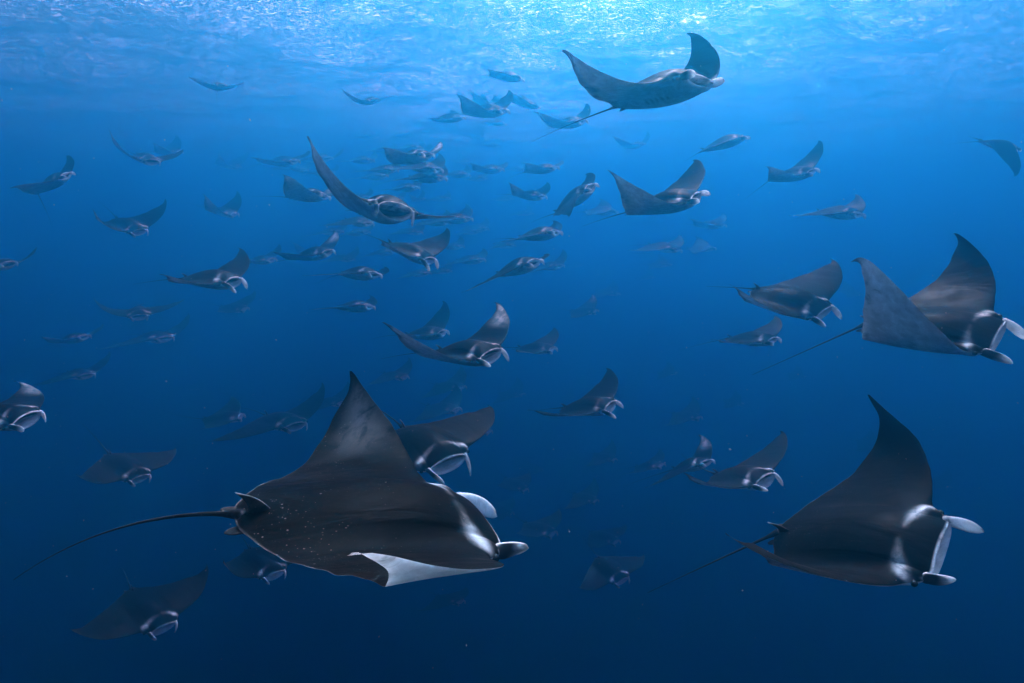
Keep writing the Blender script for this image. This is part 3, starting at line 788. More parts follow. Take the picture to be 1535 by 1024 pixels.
    {'loc': [-2.462, 12.785, 0.277], 'rot': [-0.1744, -0.0429, -1.0388], 'S': 1.75, 'L': [0.015, 0.431, -0.097, 0.007, 0.091], 'R': [0.315, 0.858, 0.303, -0.034, -0.028], 'tail': [-0.089, 0.127, 0.227, -0.053, 0.985], 'op': 1.0, 'label': 'long winged manta at upper centre facing us, belly and dark open mouth visible', 'D': 12.6, 'fL': [1.0, 0.6, -0.2, 0.3, 0.16, 0.3], 'fR': [1.2, 0.5, -0.2, 0.3, 0.12, 0.3]},
    {'loc': [-3.168, 20.657, -0.764], 'rot': [-0.0246, 0.3035, -0.4596], 'S': 1.75, 'L': [0.249, 0.56, 0.02, 0.003, -0.309], 'R': [0.071, 0.432, -0.026, -0.0, -0.389], 'tail': [-0.3, 0.1, 0.045, -0.115, 0.7], 'op': 0.7, 'label': 'dark manta with kinked tail and white cephalic tip directly under the long winged one', 'D': 20.5, 'fL': [0.6, 0.6, 0.0, 0.5, 0.19, 0.2]},
    {'loc': [-7.71, 25.807, -1.08], 'rot': [0.1756, -0.1636, -0.4082], 'S': 1.75, 'L': [0.157, 0.487, -0.015, 0.004, -0.225], 'R': [0.099, 0.469, 0.009, -0.003, -0.219], 'tail': [-0.072, -0.008, -0.133, 0.013, 0.896], 'op': 0.7, 'label': 'manta with white splashed upright wing tip, left of the dark kink tailed one', 'D': 25.6, 'tipw': 1},
    {'loc': [-22.981, 75.897, -2.911], 'rot': [-0.0423, 0.0583, -0.1876], 'S': 2.8, 'L': [0.156, 0.508, 0.0, 0.0, 0.0], 'R': [0.187, 0.545, 0.032, -0.003, -0.058], 'tail': [-0.054, 0.116, 0.035, -0.017, 1.033], 'op': 0.5, 'label': 'faint manta shadow behind the white splashed wing tip one', 'D': 75.3},
    {'loc': [-15.447, 41.152, -2.05], 'rot': [0.1297, -0.0568, -0.3644], 'S': 1.925, 'L': [0.161, 0.492, -0.026, 0.005, -0.228], 'R': [0.146, 0.532, 0.053, -0.008, -0.243], 'tail': [0.163, 0.085, 0.246, 0.086, 1.041], 'op': 0.6, 'label': 'hazy manta squeezed between two brighter ones on the left of centre', 'D': 40.9},
    {'loc': [-8.138, 17.949, -1.415], 'rot': [0.0962, 0.0165, -0.288], 'S': 1.75, 'L': [0.131, 0.496, 0.004, 0.0, -0.041], 'R': [0.053, 0.466, 0.028, -0.008, -0.444], 'tail': [0.1, -0.1, -0.015, -0.085, 1.15], 'op': 0.85, 'label': 'grey brown manta with hooked upright wing and wide white mouth, left of centre', 'D': 17.9, 'fL': [0.7, 1.0, 0.1, 0.5, 0.19, 0.2], 'skin': 'brown'},
    {'loc': [-16.912, 30.041, -3.814], 'rot': [0.0756, 0.1565, -1.0606], 'S': 1.75, 'L': [-0.023, 0.418, -0.12, 0.012, -0.012], 'R': [0.049, 0.795, 0.465, -0.075, -0.087], 'tail': [0.199, -0.05, -0.091, -0.263, 1.04], 'op': 0.85, 'label': 'head on manta with glowing oval mouth and evenly spread wings, left middle', 'D': 30.3},
    {'loc': [-24.362, 44.804, -7.429], 'rot': [-0.0001, -0.0282, -0.5935], 'S': 2.975, 'L': [0.244, 0.489, 0.0, 0.0, 0.0], 'R': [-0.14, 0.0, 0.0, 0.0, 0.0], 'tail': [0.049, 0.056, -0.152, -0.231, 1.004], 'op': 0.5, 'label': 'very faint manta just under the head on one with evenly spread wings', 'D': 45.4},
    {'loc': [-21.943, 52.154, -6.303], 'rot': [0.2051, 0.0718, -0.2314], 'S': 2.275, 'L': [0.12, 0.436, -0.049, 0.008, -0.43], 'R': [0.072, 0.452, 0.02, -0.006, -0.455], 'tail': [0.085, 0.172, 0.101, -0.361, 0.893], 'op': 0.6, 'label': 'dim manta under the hooked wing manta left of centre', 'D': 52.5},
    {'loc': [-26.151, 39.082, -6.603], 'rot': [-0.0037, -0.2225, -0.2805], 'S': 2.1, 'L': [0.102, 0.443, -0.038, 0.006, -0.287], 'R': [-0.016, 0.423, 0.043, -0.013, -0.563], 'tail': [-0.224, -0.032, -0.138, -0.148, 0.929], 'op': 0.75, 'label': 'dim manta with ring mouth, lower left of the head on one with spread wings', 'D': 39.6},
    {'loc': [-20.597, 27.051, -1.554], 'rot': [0.1062, -0.1556, -0.6066], 'S': 1.575, 'L': [0.178, 0.508, 0.047, -0.009, 0.132], 'R': [-0.139, 0.0, 0.0, 0.0, 0.0], 'tail': [0.079, 0.165, 0.053, 0.01, 0.818], 'op': 0.8, 'label': 'manta cut off by the left edge at middle height, mouth open', 'D': 26.9},
    {'loc': [-10.83, 13.541, -3.941], 'rot': [0.1527, -0.0098, -0.2104], 'S': 1.75, 'L': [-0.066, 0.135, -0.153, 0.015, 0.677], 'R': [-0.141, -0.0, -0.0, -0.0, 0.002], 'tail': [0.094, 0.042, -0.031, -0.254, 0.993], 'op': 0.95, 'label': 'manta cut off by the left edge with a large glowing mouth, lower down', 'D': 14.0, 'tipw': 0.4, 'fR': [0.3, 0.2, -0.1, 0.7, 0.26, 0.2]},
    {'loc': [-50.766, 102.019, -24.793], 'rot': [-0.1417, 0.1269, -0.3372], 'S': 3.15, 'L': [0.07, 0.307, -0.068, 0.006, 0.028], 'R': [-0.14, 0.0, 0.0, 0.0, 0.0], 'tail': [-0.072, -0.008, -0.133, 0.013, 0.896], 'op': 0.8, 'label': 'nearly invisible manta with a small pale mouth in the left blue', 'D': 104.7},
    {'loc': [-15.724, 35.019, -10.245], 'rot': [0.0826, -0.0583, 0.0647], 'S': 2.1, 'L': [0.05, 0.39, -0.033, 0.003, -0.136], 'R': [0.006, 0.35, -0.058, 0.005, -0.188], 'tail': [0.163, 0.085, 0.246, 0.086, 1.041], 'op': 0.8, 'label': "dim dark manta with bright ring mouth left of the largest one's raised wing", 'D': 36.2},
    {'loc': [-10.213, 28.417, -8.446], 'rot': [0.0, 0.0022, -0.7012], 'S': 2.625, 'L': [0.244, 0.489, 0.0, 0.0, 0.0], 'R': [-0.14, 0.0, 0.0, 0.0, 0.0], 'tail': [-0.101, 0.148, 0.159, -0.387, 0.986], 'op': 0.7, 'label': 'ghostly manta with pale mouth arcs right of the dim ring mouthed one', 'D': 29.4},
    {'loc': [-12.623, 20.734, -7.704], 'rot': [-0.0392, 0.3723, -0.465], 'S': 1.75, 'L': [-0.102, 0.264, -0.137, 0.012, -0.174], 'R': [0.058, 0.512, 0.127, -0.021, -0.509], 'tail': [0.2, 0.0, -0.03, -0.1, 1.3], 'op': 0.85, 'label': "dark flat backed manta with ringed blue mouth above the largest one's tail", 'D': 21.7},
    {'loc': [-9.521, 15.974, -9.841], 'rot': [-0.0727, 0.3706, -0.5852], 'S': 1.75, 'L': [-0.038, 0.323, -0.082, 0.006, 0.01], 'R': [0.045, 0.438, 0.031, -0.006, -0.29], 'tail': [0.4, -0.3, -0.06, -0.055, 0.85], 'op': 0.9, 'label': 'dark manta with pale swept wing tip and glowing mouth, lowest on the left', 'D': 17.4},
    {'loc': [-7.502, 18.613, -9.921], 'rot': [-0.0166, 0.2127, -0.7288], 'S': 1.662, 'L': [0.036, 0.405, -0.13, 0.014, -0.327], 'R': [0.23, 0.791, 0.33, -0.048, -0.524], 'tail': [0.085, 0.172, 0.101, -0.361, 0.893], 'op': 0.8, 'label': 'dark manta tucked beneath the rear body of the largest one', 'D': 20.0},
    {'loc': [-7.402, 36.147, 6.375], 'rot': [0.1642, -0.0037, -1.0464], 'S': 1.4, 'L': [0.071, 0.444, -0.115, 0.013, -0.25], 'R': [0.181, 0.786, 0.354, -0.052, -0.115], 'tail': [0.2, -0.4, -0.03, -0.04, 1.0], 'op': 0.6, 'label': 'manta with shallow V wings near the surface left of the clustered ones', 'D': 34.5},
    {'loc': [-0.338, 35.454, 7.441], 'rot': [-0.0022, 0.1233, -0.2923], 'S': 1.75, 'L': [0.054, 0.398, 0.0, 0.0, 0.0], 'R': [-0.111, 0.22, -0.139, 0.012, -0.016], 'tail': [-0.024, -0.01, -0.161, 0.043, 0.806], 'op': 0.4, 'label': 'ghostly manta highest of all, against the glittering surface', 'D': 33.7},
    {'loc': [-1.253, 31.546, 5.096], 'rot': [0.1893, -0.0007, -0.525], 'S': 2.1, 'L': [0.21, 0.538, -0.006, 0.004, -0.333], 'R': [0.162, 0.547, 0.052, -0.008, -0.301], 'tail': [0.221, 0.074, -0.265, 0.054, 0.942], 'op': 0.5, 'label': 'darkest manta in the tight cluster below the surface, wings raised in a V', 'D': 30.2},
    {'loc': [-2.038, 55.946, 9.536], 'rot': [0.089, 0.0383, -0.4383], 'S': 2.1, 'L': [0.254, 0.6, 0.039, -0.002, -0.082], 'R': [0.217, 0.577, 0.035, -0.004, -0.09], 'tail': [0.174, 0.049, -0.178, -0.024, 0.939], 'op': 0.5, 'label': 'pale manta overlapping the top of the darkest one in the tight cluster', 'D': 53.5},
    {'loc': [-2.998, 56.203, 9.532], 'rot': [0.0867, 0.0769, -0.4376], 'S': 2.188, 'L': [0.352, 0.599, 0.04, -0.003, 0.004], 'R': [-0.14, 0.0, 0.0, 0.0, 0.0], 'tail': [-0.198, 0.138, -0.137, -0.096, 0.91], 'op': 0.5, 'label': 'faint manta with single upright wing behind the darkest one of the tight cluster', 'D': 53.8},
    {'loc': [0.812, 45.083, 7.81], 'rot': [0.0973, 0.2027, -0.1718], 'S': 1.925, 'L': [0.129, 0.481, 0.014, -0.001, 0.127], 'R': [0.062, 0.405, -0.048, 0.004, 0.105], 'tail': [0.089, 0.054, 0.074, -0.161, 0.888], 'op': 0.5, 'label': 'hazy manta diving to the right edge of the tight cluster below the surface', 'D': 43.1},
    {'loc': [-3.801, 41.051, 6.261], 'rot': [0.1865, -0.0541, -0.2374], 'S': 1.925, 'L': [0.078, 0.424, 0.0, 0.0, 0.0], 'R': [-0.04, 0.296, -0.099, 0.008, -0.003], 'tail': [-0.2, -0.3, 0.03, -0.055, 0.5], 'op': 0.5, 'label': 'hazy manta with level wings at the left of the tight cluster', 'D': 39.4},
    {'loc': [-1.58, 60.263, 8.855], 'rot': [-0.0001, 0.0744, -0.3238], 'S': 2.012, 'L': [0.244, 0.489, 0.0, 0.0, 0.0], 'R': [-0.14, 0.0, 0.0, 0.0, 0.0], 'tail': [0.3, -0.4, -0.045, -0.04, 0.5], 'op': 0.5, 'label': 'pale manta hanging directly under the tight cluster', 'D': 57.9},
    {'loc': [2.741, 34.163, 4.974], 'rot': [0.1846, -0.0508, -0.79], 'S': 1.925, 'L': [0.241, 0.573, 0.022, 0.001, -0.156], 'R': [0.169, 0.534, 0.023, -0.004, -0.119], 'tail': [-0.1, -0.1, 0.015, -0.085, 0.5], 'op': 0.6, 'label': 'grey manta crossed by the tail of the high belly up one', 'D': 32.8},
    {'loc': [10.781, 60.59, 6.974], 'rot': [0.1349, -0.0985, -1.1073], 'S': 2.1, 'L': [0.341, 0.68, 0.064, -0.003, -0.05], 'R': [0.287, 0.647, 0.06, -0.006, -0.041], 'tail': [0.6, -0.2, -0.09, -0.07, 1.15], 'op': 0.4, 'label': 'pale manta with tail hanging down beneath the high belly up one', 'D': 58.5},
    {'loc': [-3.537, 24.109, 2.34], 'rot': [0.0442, -0.1507, -0.6194], 'S': 1.662, 'L': [0.195, 0.525, 0.03, 0.001, -0.24], 'R': [-0.044, 0.325, -0.076, 0.004, -0.607], 'tail': [-0.072, -0.008, -0.133, 0.013, 0.896], 'op': 0.7, 'label': 'manta with pure white wing tip patch above the long winged one', 'D': 23.4, 'tipw': 1.3},
    {'loc': [-6.496, 87.763, 8.177], 'rot': [0.0253, 0.1493, -0.0052], 'S': 2.625, 'L': [0.28, 0.528, 0.015, -0.001, 0.085], 'R': [-0.14, 0.0, 0.0, 0.0, 0.0], 'tail': [0.163, 0.085, 0.246, 0.086, 1.041], 'op': 0.5, 'label': 'faint manta right of the white wing tipped one, before two hazy ones', 'D': 85.1},
    {'loc': [-1.641, 45.746, 3.728], 'rot': [0.0929, -0.0028, -0.4832], 'S': 2.1, 'L': [0.058, 0.39, -0.05, 0.006, -0.341], 'R': [0.034, 0.394, -0.022, 0.0, -0.315], 'tail': [-0.101, 0.148, 0.159, -0.387, 0.986], 'op': 0.5, 'label': 'hazy manta with short upright fin right of the faint string of mantas', 'D': 44.5},
    {'loc': [1.503, 36.982, 3.016], 'rot': [0.0976, -0.1051, -0.5421], 'S': 1.925, 'L': [0.048, 0.378, -0.056, 0.006, -0.425], 'R': [0.024, 0.386, -0.023, -0.0, -0.385], 'tail': [0.199, -0.05, -0.091, -0.263, 1.04], 'op': 0.5, 'label': 'hazy manta with outspread thin wings centred under the crossed grey one', 'D': 35.9},
    {'loc': [0.855, 34.626, 1.536], 'rot': [0.0704, 0.0657, -0.5878], 'S': 1.75, 'L': [0.165, 0.5, -0.019, 0.004, -0.238], 'R': [0.169, 0.544, 0.049, -0.007, -0.22], 'tail': [0.049, 0.056, -0.152, -0.231, 1.004], 'op': 0.6, 'label': 'hazy manta with bat like upright wings left of the steeply climbing one', 'D': 33.9},
    {'loc': [1.975, 22.028, 0.83], 'rot': [0.3681, -0.5214, -0.7712], 'S': 1.75, 'L': [0.243, 0.162, 0.096, -0.007, -0.186], 'R': [-0.071, -0.217, -0.241, 0.029, -0.706], 'tail': [0.2, 0.3, -0.03, -0.145, 0.7], 'op': 0.8, 'label': 'steeply tilted manta climbing rightward with white ringed mouth', 'D': 21.6},
    {'loc': [7.078, 54.416, 1.195], 'rot': [0.0, -0.0185, -0.3504], 'S': 2.625, 'L': [0.244, 0.489, 0.0, 0.0, 0.0], 'R': [-0.14, 0.0, 0.0, 0.0, 0.0], 'tail': [-0.224, -0.032, -0.138, -0.148, 0.929], 'op': 0.5, 'label': 'faint manta crossed by the long tail of the V winged dark one', 'D': 53.4},
    {'loc': [0.974, 26.008, -0.336], 'rot': [-0.0226, -0.1681, -0.6439], 'S': 1.838, 'L': [0.212, 0.452, -0.015, 0.001, -0.017], 'R': [-0.14, 0.0, 0.0, 0.0, 0.0], 'tail': [0.1, 0.2, -0.015, -0.13, 0.85], 'op': 0.6, 'label': 'hazy manta below the steeply tilted climbing one', 'D': 25.7},
    {'loc': [0.121, 20.81, -1.293], 'rot': [0.1362, -0.3043, -0.7669], 'S': 1.75, 'L': [0.038, 0.263, -0.089, 0.008, -0.065], 'R': [-0.14, -0.0, -0.0, -0.0, 0.0], 'tail': [0.7, 0.1, -0.105, -0.115, 1.0], 'op': 0.75, 'label': 'manta with bright ringed mouth rising to the right, leading an overlapping faint pair', 'D': 20.7},
    {'loc': [2.653, 48.295, -2.855], 'rot': [0.0551, -0.1139, -0.8189], 'S': 2.275, 'L': [0.3, 0.538, 0.014, -0.001, -0.028], 'R': [-0.14, 0.0, 0.0, 0.0, 0.0], 'tail': [-0.203, 0.113, 0.013, -0.109, 0.932], 'op': 0.5, 'label': 'faint manta touching the bright ringed mouth one from the right', 'D': 48.1},
    {'loc': [11.675, 127.371, -7.3], 'rot': [-0.0, -0.104, -0.4311], 'S': 3.15, 'L': [0.244, 0.489, 0.0, 0.0, 0.0], 'R': [-0.14, 0.0, 0.0, 0.0, 0.0], 'tail': [0.163, 0.085, 0.246, 0.086, 1.041], 'op': 0.5, 'label': 'ghostly last manta of the overlapping faint pair by the bright ringed mouth', 'D': 126.8},
    {'loc': [-3.427, 52.83, -2.628], 'rot': [-0.0245, -0.0763, -0.6083], 'S': 2.625, 'L': [0.209, 0.448, -0.017, 0.001, -0.018], 'R': [-0.14, 0.0, 0.0, 0.0, 0.0], 'tail': [-0.101, 0.148, 0.159, -0.387, 0.986], 'op': 0.5, 'label': 'faint manta right of the white cephalic tip of the kink tailed one', 'D': 52.5},
    {'loc': [-6.049, 26.247, -1.845], 'rot': [-0.153, -0.0546, -0.589], 'S': 1.925, 'L': [0.125, 0.372, -0.04, 0.003, 0.069], 'R': [-0.14, 0.0, 0.0, 0.0, 0.0], 'tail': [0.199, -0.05, -0.091, -0.263, 1.04], 'op': 0.6, 'label': 'hazy manta with upright dorsal fin low left of the kink tailed one', 'D': 26.2},
    {'loc': [-7.896, 33.015, -3.96], 'rot': [-0.1932, -0.1194, -0.4715], 'S': 2.1, 'L': [0.224, 0.485, 0.006, -0.001, 0.085], 'R': [-0.14, 0.0, 0.0, 0.0, 0.0], 'tail': [0.049, 0.056, -0.152, -0.231, 1.004], 'op': 0.6, 'label': 'dim manta alone in the blue between the hazy one above and the largest below', 'D': 33.2},
    {'loc': [-9.343, 68.079, 2.64], 'rot': [0.2195, -0.1966, -0.5067], 'S': 1.4, 'L': [0.374, 0.691, 0.037, 0.002, -0.186], 'R': [0.329, 0.717, 0.121, -0.014, -0.213], 'tail': [0.085, 0.172, 0.101, -0.361, 0.893], 'op': 0.5, 'label': 'small dark manta peeking over the back of the long winged one', 'D': 66.6},
    {'loc': [-11.645, 52.939, 5.0], 'rot': [-0.0, 0.0064, -0.5215], 'S': 2.142, 'L': [0.244, 0.489, 0.0, 0.0, 0.0], 'R': [-0.14, 0.0, 0.0, 0.0, 0.0], 'tail': [0.221, 0.074, -0.265, 0.054, 0.942], 'op': 0.5, 'label': 'faint manta, to the left of the white wing tipped manta', 'D': 51.3},
    {'loc': [-7.906, 41.974, 3.409], 'rot': [-0.0, 0.0053, -0.5221], 'S': 1.89, 'L': [0.244, 0.489, 0.0, 0.0, 0.0], 'R': [-0.14, 0.0, 0.0, 0.0, 0.0], 'tail': [0.174, 0.049, -0.178, -0.024, 0.939], 'op': 0.5, 'label': 'faint manta in the haze, at the upper left of the long winged manta', 'D': 40.8},
    {'loc': [-4.149, 31.612, 2.661], 'rot': [-0.0001, 0.1004, -0.5142], 'S': 1.89, 'L': [0.244, 0.489, 0.0, 0.0, 0.0], 'R': [-0.14, 0.0, 0.0, 0.0, 0.0], 'tail': [0.089, 0.054, 0.074, -0.161, 0.888], 'op': 0.5, 'label': 'faint manta, at the lower right of the white wing tipped manta', 'D': 30.7},
    {'loc': [-4.191, 32.946, 2.299], 'rot': [-0.0, 0.0109, -0.5212], 'S': 2.016, 'L': [0.244, 0.489, 0.0, 0.0, 0.0], 'R': [-0.14, 0.0, 0.0, 0.0, 0.0], 'tail': [-0.194, -0.037, -0.16, -0.324, 0.999], 'op': 0.5, 'label': 'faint manta in the haze, at the upper right of the long winged manta', 'D': 32.1},
    {'loc': [-7.459, 47.229, 2.595], 'rot': [0.0001, -0.0544, -0.541], 'S': 2.142, 'L': [0.244, 0.489, 0.0, 0.0, 0.0], 'R': [-0.14, 0.0, 0.0, 0.0, 0.0], 'tail': [-0.172, 0.111, -0.143, -0.174, 0.872], 'op': 0.5, 'label': 'faint manta in the haze, directly above the long winged manta', 'D': 46.1},
    {'loc': [-6.207, 52.798, 3.72], 'rot': [0.0003, -0.102, -0.571], 'S': 2.268, 'L': [0.244, 0.489, 0.0, 0.0, 0.0], 'R': [-0.14, 0.0, 0.0, 0.0, 0.0], 'tail': [0.098, -0.014, -0.164, -0.124, 0.966], 'op': 0.5, 'label': 'faint manta, to the left of the hazy short finned manta', 'D': 51.4},
    {'loc': [-8.454, 56.845, 6.315], 'rot': [0.0002, -0.0567, -0.5526], 'S': 2.268, 'L': [0.244, 0.489, 0.0, 0.0, 0.0], 'R': [-0.14, 0.0, 0.0, 0.0, 0.0], 'tail': [-0.197, 0.124, 0.043, -0.171, 0.865], 'op': 0.5, 'label': 'faint manta, directly above the white wing tipped manta', 'D': 55.0},
    {'loc': [-7.941, 34.657, 0.237], 'rot': [0.0001, 0.1066, -0.5463], 'S': 1.764, 'L': [0.244, 0.489, 0.0, 0.0, 0.0], 'R': [-0.14, 0.0, 0.0, 0.0, 0.0], 'tail': [0.003, -0.083, 0.077, -0.334, 0.789], 'op': 0.5, 'label': 'faint manta in the haze, to the left of the long winged manta', 'D': 34.1},
    {'loc': [-5.025, 43.703, 0.265], 'rot': [0.0, -0.0064, -0.5239], 'S': 2.016, 'L': [0.244, 0.489, 0.0, 0.0, 0.0], 'R': [-0.14, 0.0, 0.0, 0.0, 0.0], 'tail': [-0.197, -0.062, -0.248, -0.342, 0.974], 'op': 0.5, 'label': 'faint manta, at the upper right of the dark kink tailed manta', 'D': 43.0},
    {'loc': [-3.497, 39.874, 0.43], 'rot': [0.0, -0.0311, -0.527], 'S': 2.268, 'L': [0.244, 0.489, 0.0, 0.0, 0.0], 'R': [-0.14, 0.0, 0.0, 0.0, 0.0], 'tail': [0.012, -0.088, -0.188, -0.014, 0.916], 'op': 0.5, 'label': 'faint manta in the haze, to the right of the long winged manta', 'D': 39.2},
    {'loc': [-12.861, 55.958, -0.524], 'rot': [0.0002, -0.1035, -0.5497], 'S': 2.268, 'L': [0.244, 0.489, 0.0, 0.0, 0.0], 'R': [-0.14, 0.0, 0.0, 0.0, 0.0], 'tail': [0.199, -0.05, -0.091, -0.263, 1.04], 'op': 0.5, 'label': 'faint manta, directly above the low hazy manta with upright dorsal fin', 'D': 55.2},
    {'loc': [-7.001, 64.805, -4.269], 'rot': [-0.0, -0.0707, -0.5197], 'S': 2.268, 'L': [0.244, 0.489, 0.0, 0.0, 0.0], 'R': [-0.14, 0.0, 0.0, 0.0, 0.0], 'tail': [0.049, 0.056, -0.152, -0.231, 1.004], 'op': 0.5, 'label': 'faint manta, at the lower right of the dark kink tailed manta', 'D': 64.6},
    {'loc': [-12.815, 68.173, 7.442], 'rot': [0.0002, -0.0669, -0.5608], 'S': 2.363, 'L': [0.244, 0.489, 0.0, 0.0, 0.0], 'R': [-0.14, 0.0, 0.0, 0.0, 0.0], 'tail': [0.174, 0.049, -0.178, -0.024, 0.939], 'op': 0.5, 'label': 'faint manta, at the upper right of the manta with bright cephalic tips', 'D': 65.9},
    {'loc': [-9.078, 80.978, 8.995], 'rot': [-0.0001, 0.1132, -0.5057], 'S': 2.231, 'L': [0.244, 0.489, 0.0, 0.0, 0.0], 'R': [-0.14, 0.0, 0.0, 0.0, 0.0], 'tail': [0.089, 0.054, 0.074, -0.161, 0.888], 'op': 0.5, 'label': 'faint manta, to the right of the white wing tipped manta', 'D': 78.3},
    {'loc': [-12.255, 69.789, 2.797], 'rot': [0.0001, -0.0558, -0.5392], 'S': 2.363, 'L': [0.244, 0.489, 0.0, 0.0, 0.0], 'R': [-0.14, 0.0, 0.0, 0.0, 0.0], 'tail': [-0.194, -0.037, -0.16, -0.324, 0.999], 'op': 0.5, 'label': 'faint manta, at the lower left of the white wing tipped manta', 'D': 68.3},
    {'loc': [-4.557, 56.535, 4.226], 'rot': [-0.0, 0.0336, -0.5172], 'S': 2.231, 'L': [0.244, 0.489, 0.0, 0.0, 0.0], 'R': [-0.14, 0.0, 0.0, 0.0, 0.0], 'tail': [-0.172, 0.111, -0.143, -0.174, 0.872], 'op': 0.5, 'label': 'faint manta, at the lower left of the tight cluster below the surface', 'D': 55.0},
    {'loc': [-8.855, 64.543, 6.859], 'rot': [-0.0001, 0.1518, -0.5143], 'S': 2.494, 'L': [0.244, 0.489, 0.0, 0.0, 0.0], 'R': [-0.14, 0.0, 0.0, 0.0, 0.0], 'tail': [0.098, -0.014, -0.164, -0.124, 0.966], 'op': 0.5, 'label': 'faint manta, at the upper right of the white wing tipped manta', 'D': 62.4},
    {'loc': [-4.061, 77.361, 5.316], 'rot': [0.0001, -0.048, -0.5386], 'S': 2.494, 'L': [0.244, 0.489, 0.0, 0.0, 0.0], 'R': [-0.14, 0.0, 0.0, 0.0, 0.0], 'tail': [-0.197, 0.124, 0.043, -0.171, 0.865], 'op': 0.5, 'label': 'faint manta, at the lower left of the hazy short finned manta', 'D': 75.3},
    {'loc': [-11.369, 56.469, 4.039], 'rot': [0.0002, -0.0694, -0.5538], 'S': 2.363, 'L': [0.244, 0.489, 0.0, 0.0, 0.0], 'R': [-0.14, 0.0, 0.0, 0.0, 0.0], 'tail': [0.003, -0.083, 0.077, -0.334, 0.789], 'op': 0.5, 'label': 'faint manta, to the right of the manta with bright cephalic tips', 'D': 55.0},
    {'loc': [-12.342, 105.503, 14.288], 'rot': [-0.0002, 0.1139, -0.4972], 'S': 2.494, 'L': [0.244, 0.489, 0.0, 0.0, 0.0], 'R': [-0.14, 0.0, 0.0, 0.0, 0.0], 'tail': [-0.197, -0.062, -0.248, -0.342, 0.974], 'op': 0.5, 'label': 'faint manta, to the left of the tight cluster below the surface', 'D': 101.6},
    {'loc': [-5.066, 93.853, 12.113], 'rot': [-0.0, 0.0009, -0.5232], 'S': 2.494, 'L': [0.244, 0.489, 0.0, 0.0, 0.0], 'R': [-0.14, 0.0, 0.0, 0.0, 0.0], 'tail': [0.012, -0.088, -0.188, -0.014, 0.916], 'op': 0.5, 'label': 'faint manta, directly below the tight cluster below the surface', 'D': 90.4},
    {'loc': [-12.507, 75.152, 1.506], 'rot': [0.0, -0.0251, -0.5272], 'S': 2.494, 'L': [0.244, 0.489, 0.0, 0.0, 0.0], 'R': [-0.14, 0.0, 0.0, 0.0, 0.0], 'tail': [0.183, -0.021, -0.221, -0.379, 0.822], 'op': 0.5, 'label': 'faint manta in the haze, directly below the long winged manta', 'D': 73.8},
    {'loc': [-4.496, 71.33, -0.566], 'rot': [0.0001, -0.0915, -0.5377], 'S': 2.363, 'L': [0.244, 0.489, 0.0, 0.0, 0.0], 'R': [-0.14, 0.0, 0.0, 0.0, 0.0], 'tail': [0.049, 0.056, -0.152, -0.231, 1.004], 'op': 0.5, 'label': 'faint manta, at the upper left of the ringed mouth rising manta', 'D': 70.4},
    {'loc': [-11.515, 60.513, -2.28], 'rot': [0.0, -0.0773, -0.5291], 'S': 2.494, 'L': [0.244, 0.489, 0.0, 0.0, 0.0], 'R': [-0.14, 0.0, 0.0, 0.0, 0.0], 'tail': [0.085, 0.172, 0.101, -0.361, 0.893], 'op': 0.5, 'label': 'faint manta, to the left of the dark kink tailed manta', 'D': 60.0},
    {'loc': [-8.369, 59.171, -4.106], 'rot': [-0.0, -0.0891, -0.5216], 'S': 2.363, 'L': [0.244, 0.489, 0.0, 0.0, 0.0], 'R': [-0.14, 0.0, 0.0, 0.0, 0.0], 'tail': [-0.224, -0.032, -0.138, -0.148, 0.929], 'op': 0.5, 'label': 'faint manta, directly below the dark kink tailed manta', 'D': 59.0},
    {'loc': [-1.245, 85.241, 3.412], 'rot': [0.0001, -0.0602, -0.5375], 'S': 2.494, 'L': [0.244, 0.489, 0.0, 0.0, 0.0], 'R': [-0.14, 0.0, 0.0, 0.0, 0.0], 'tail': [0.079, 0.165, 0.053, 0.01, 0.818], 'op': 0.5, 'label': 'faint manta, to the left of the bat winged hazy manta', 'D': 83.4},
    {'loc': [-18.449, 66.707, 5.147], 'rot': [0.0002, -0.0742, -0.5621], 'S': 2.494, 'L': [0.244, 0.489, 0.0, 0.0, 0.0], 'R': [-0.14, 0.0, 0.0, 0.0, 0.0], 'tail': [-0.175, -0.063, -0.108, -0.062, 0.933], 'op': 0.5, 'label': 'faint manta, to the right of the broad faint manta left of centre', 'D': 64.9},
    {'loc': [-13.376, 58.702, 2.404], 'rot': [0.0002, -0.0841, -0.5557], 'S': 2.363, 'L': [0.244, 0.489, 0.0, 0.0, 0.0], 'R': [-0.14, 0.0, 0.0, 0.0, 0.0], 'tail': [-0.203, 0.113, 0.013, -0.109, 0.932], 'op': 0.5, 'label': 'faint manta, at the upper right of the white splashed wing tip manta', 'D': 57.4},
    {'loc': [-8.946, 59.308, -0.419], 'rot': [0.0001, 0.0965, -0.5433], 'S': 2.231, 'L': [0.244, 0.489, 0.0, 0.0, 0.0], 'R': [-0.14, 0.0, 0.0, 0.0, 0.0], 'tail': [-0.02, 0.169, -0.186, -0.297, 0.905], 'op': 0.5, 'label': 'faint manta, directly above the dark kink tailed manta', 'D': 58.5},
    {'loc': [-5.574, 61.277, -1.827], 'rot': [0.0, -0.0761, -0.5286], 'S': 2.363, 'L': [0.244, 0.489, 0.0, 0.0, 0.0], 'R': [-0.14, 0.0, 0.0, 0.0, 0.0], 'tail': [0.151, -0.02, 0.032, -0.086, 0.755], 'op': 0.5, 'label': 'faint manta, to the right of the dark kink tailed manta', 'D': 60.7},
    {'loc': [-3.519, 67.498, -0.117], 'rot': [0.0001, 0.0813, -0.5337], 'S': 2.363, 'L': [0.244, 0.489, 0.0, 0.0, 0.0], 'R': [-0.14, 0.0, 0.0, 0.0, 0.0], 'tail': [-0.071, -0.036, -0.099, -0.007, 1.014], 'op': 0.5, 'label': 'faint manta, directly below the hazy short finned manta', 'D': 66.5},
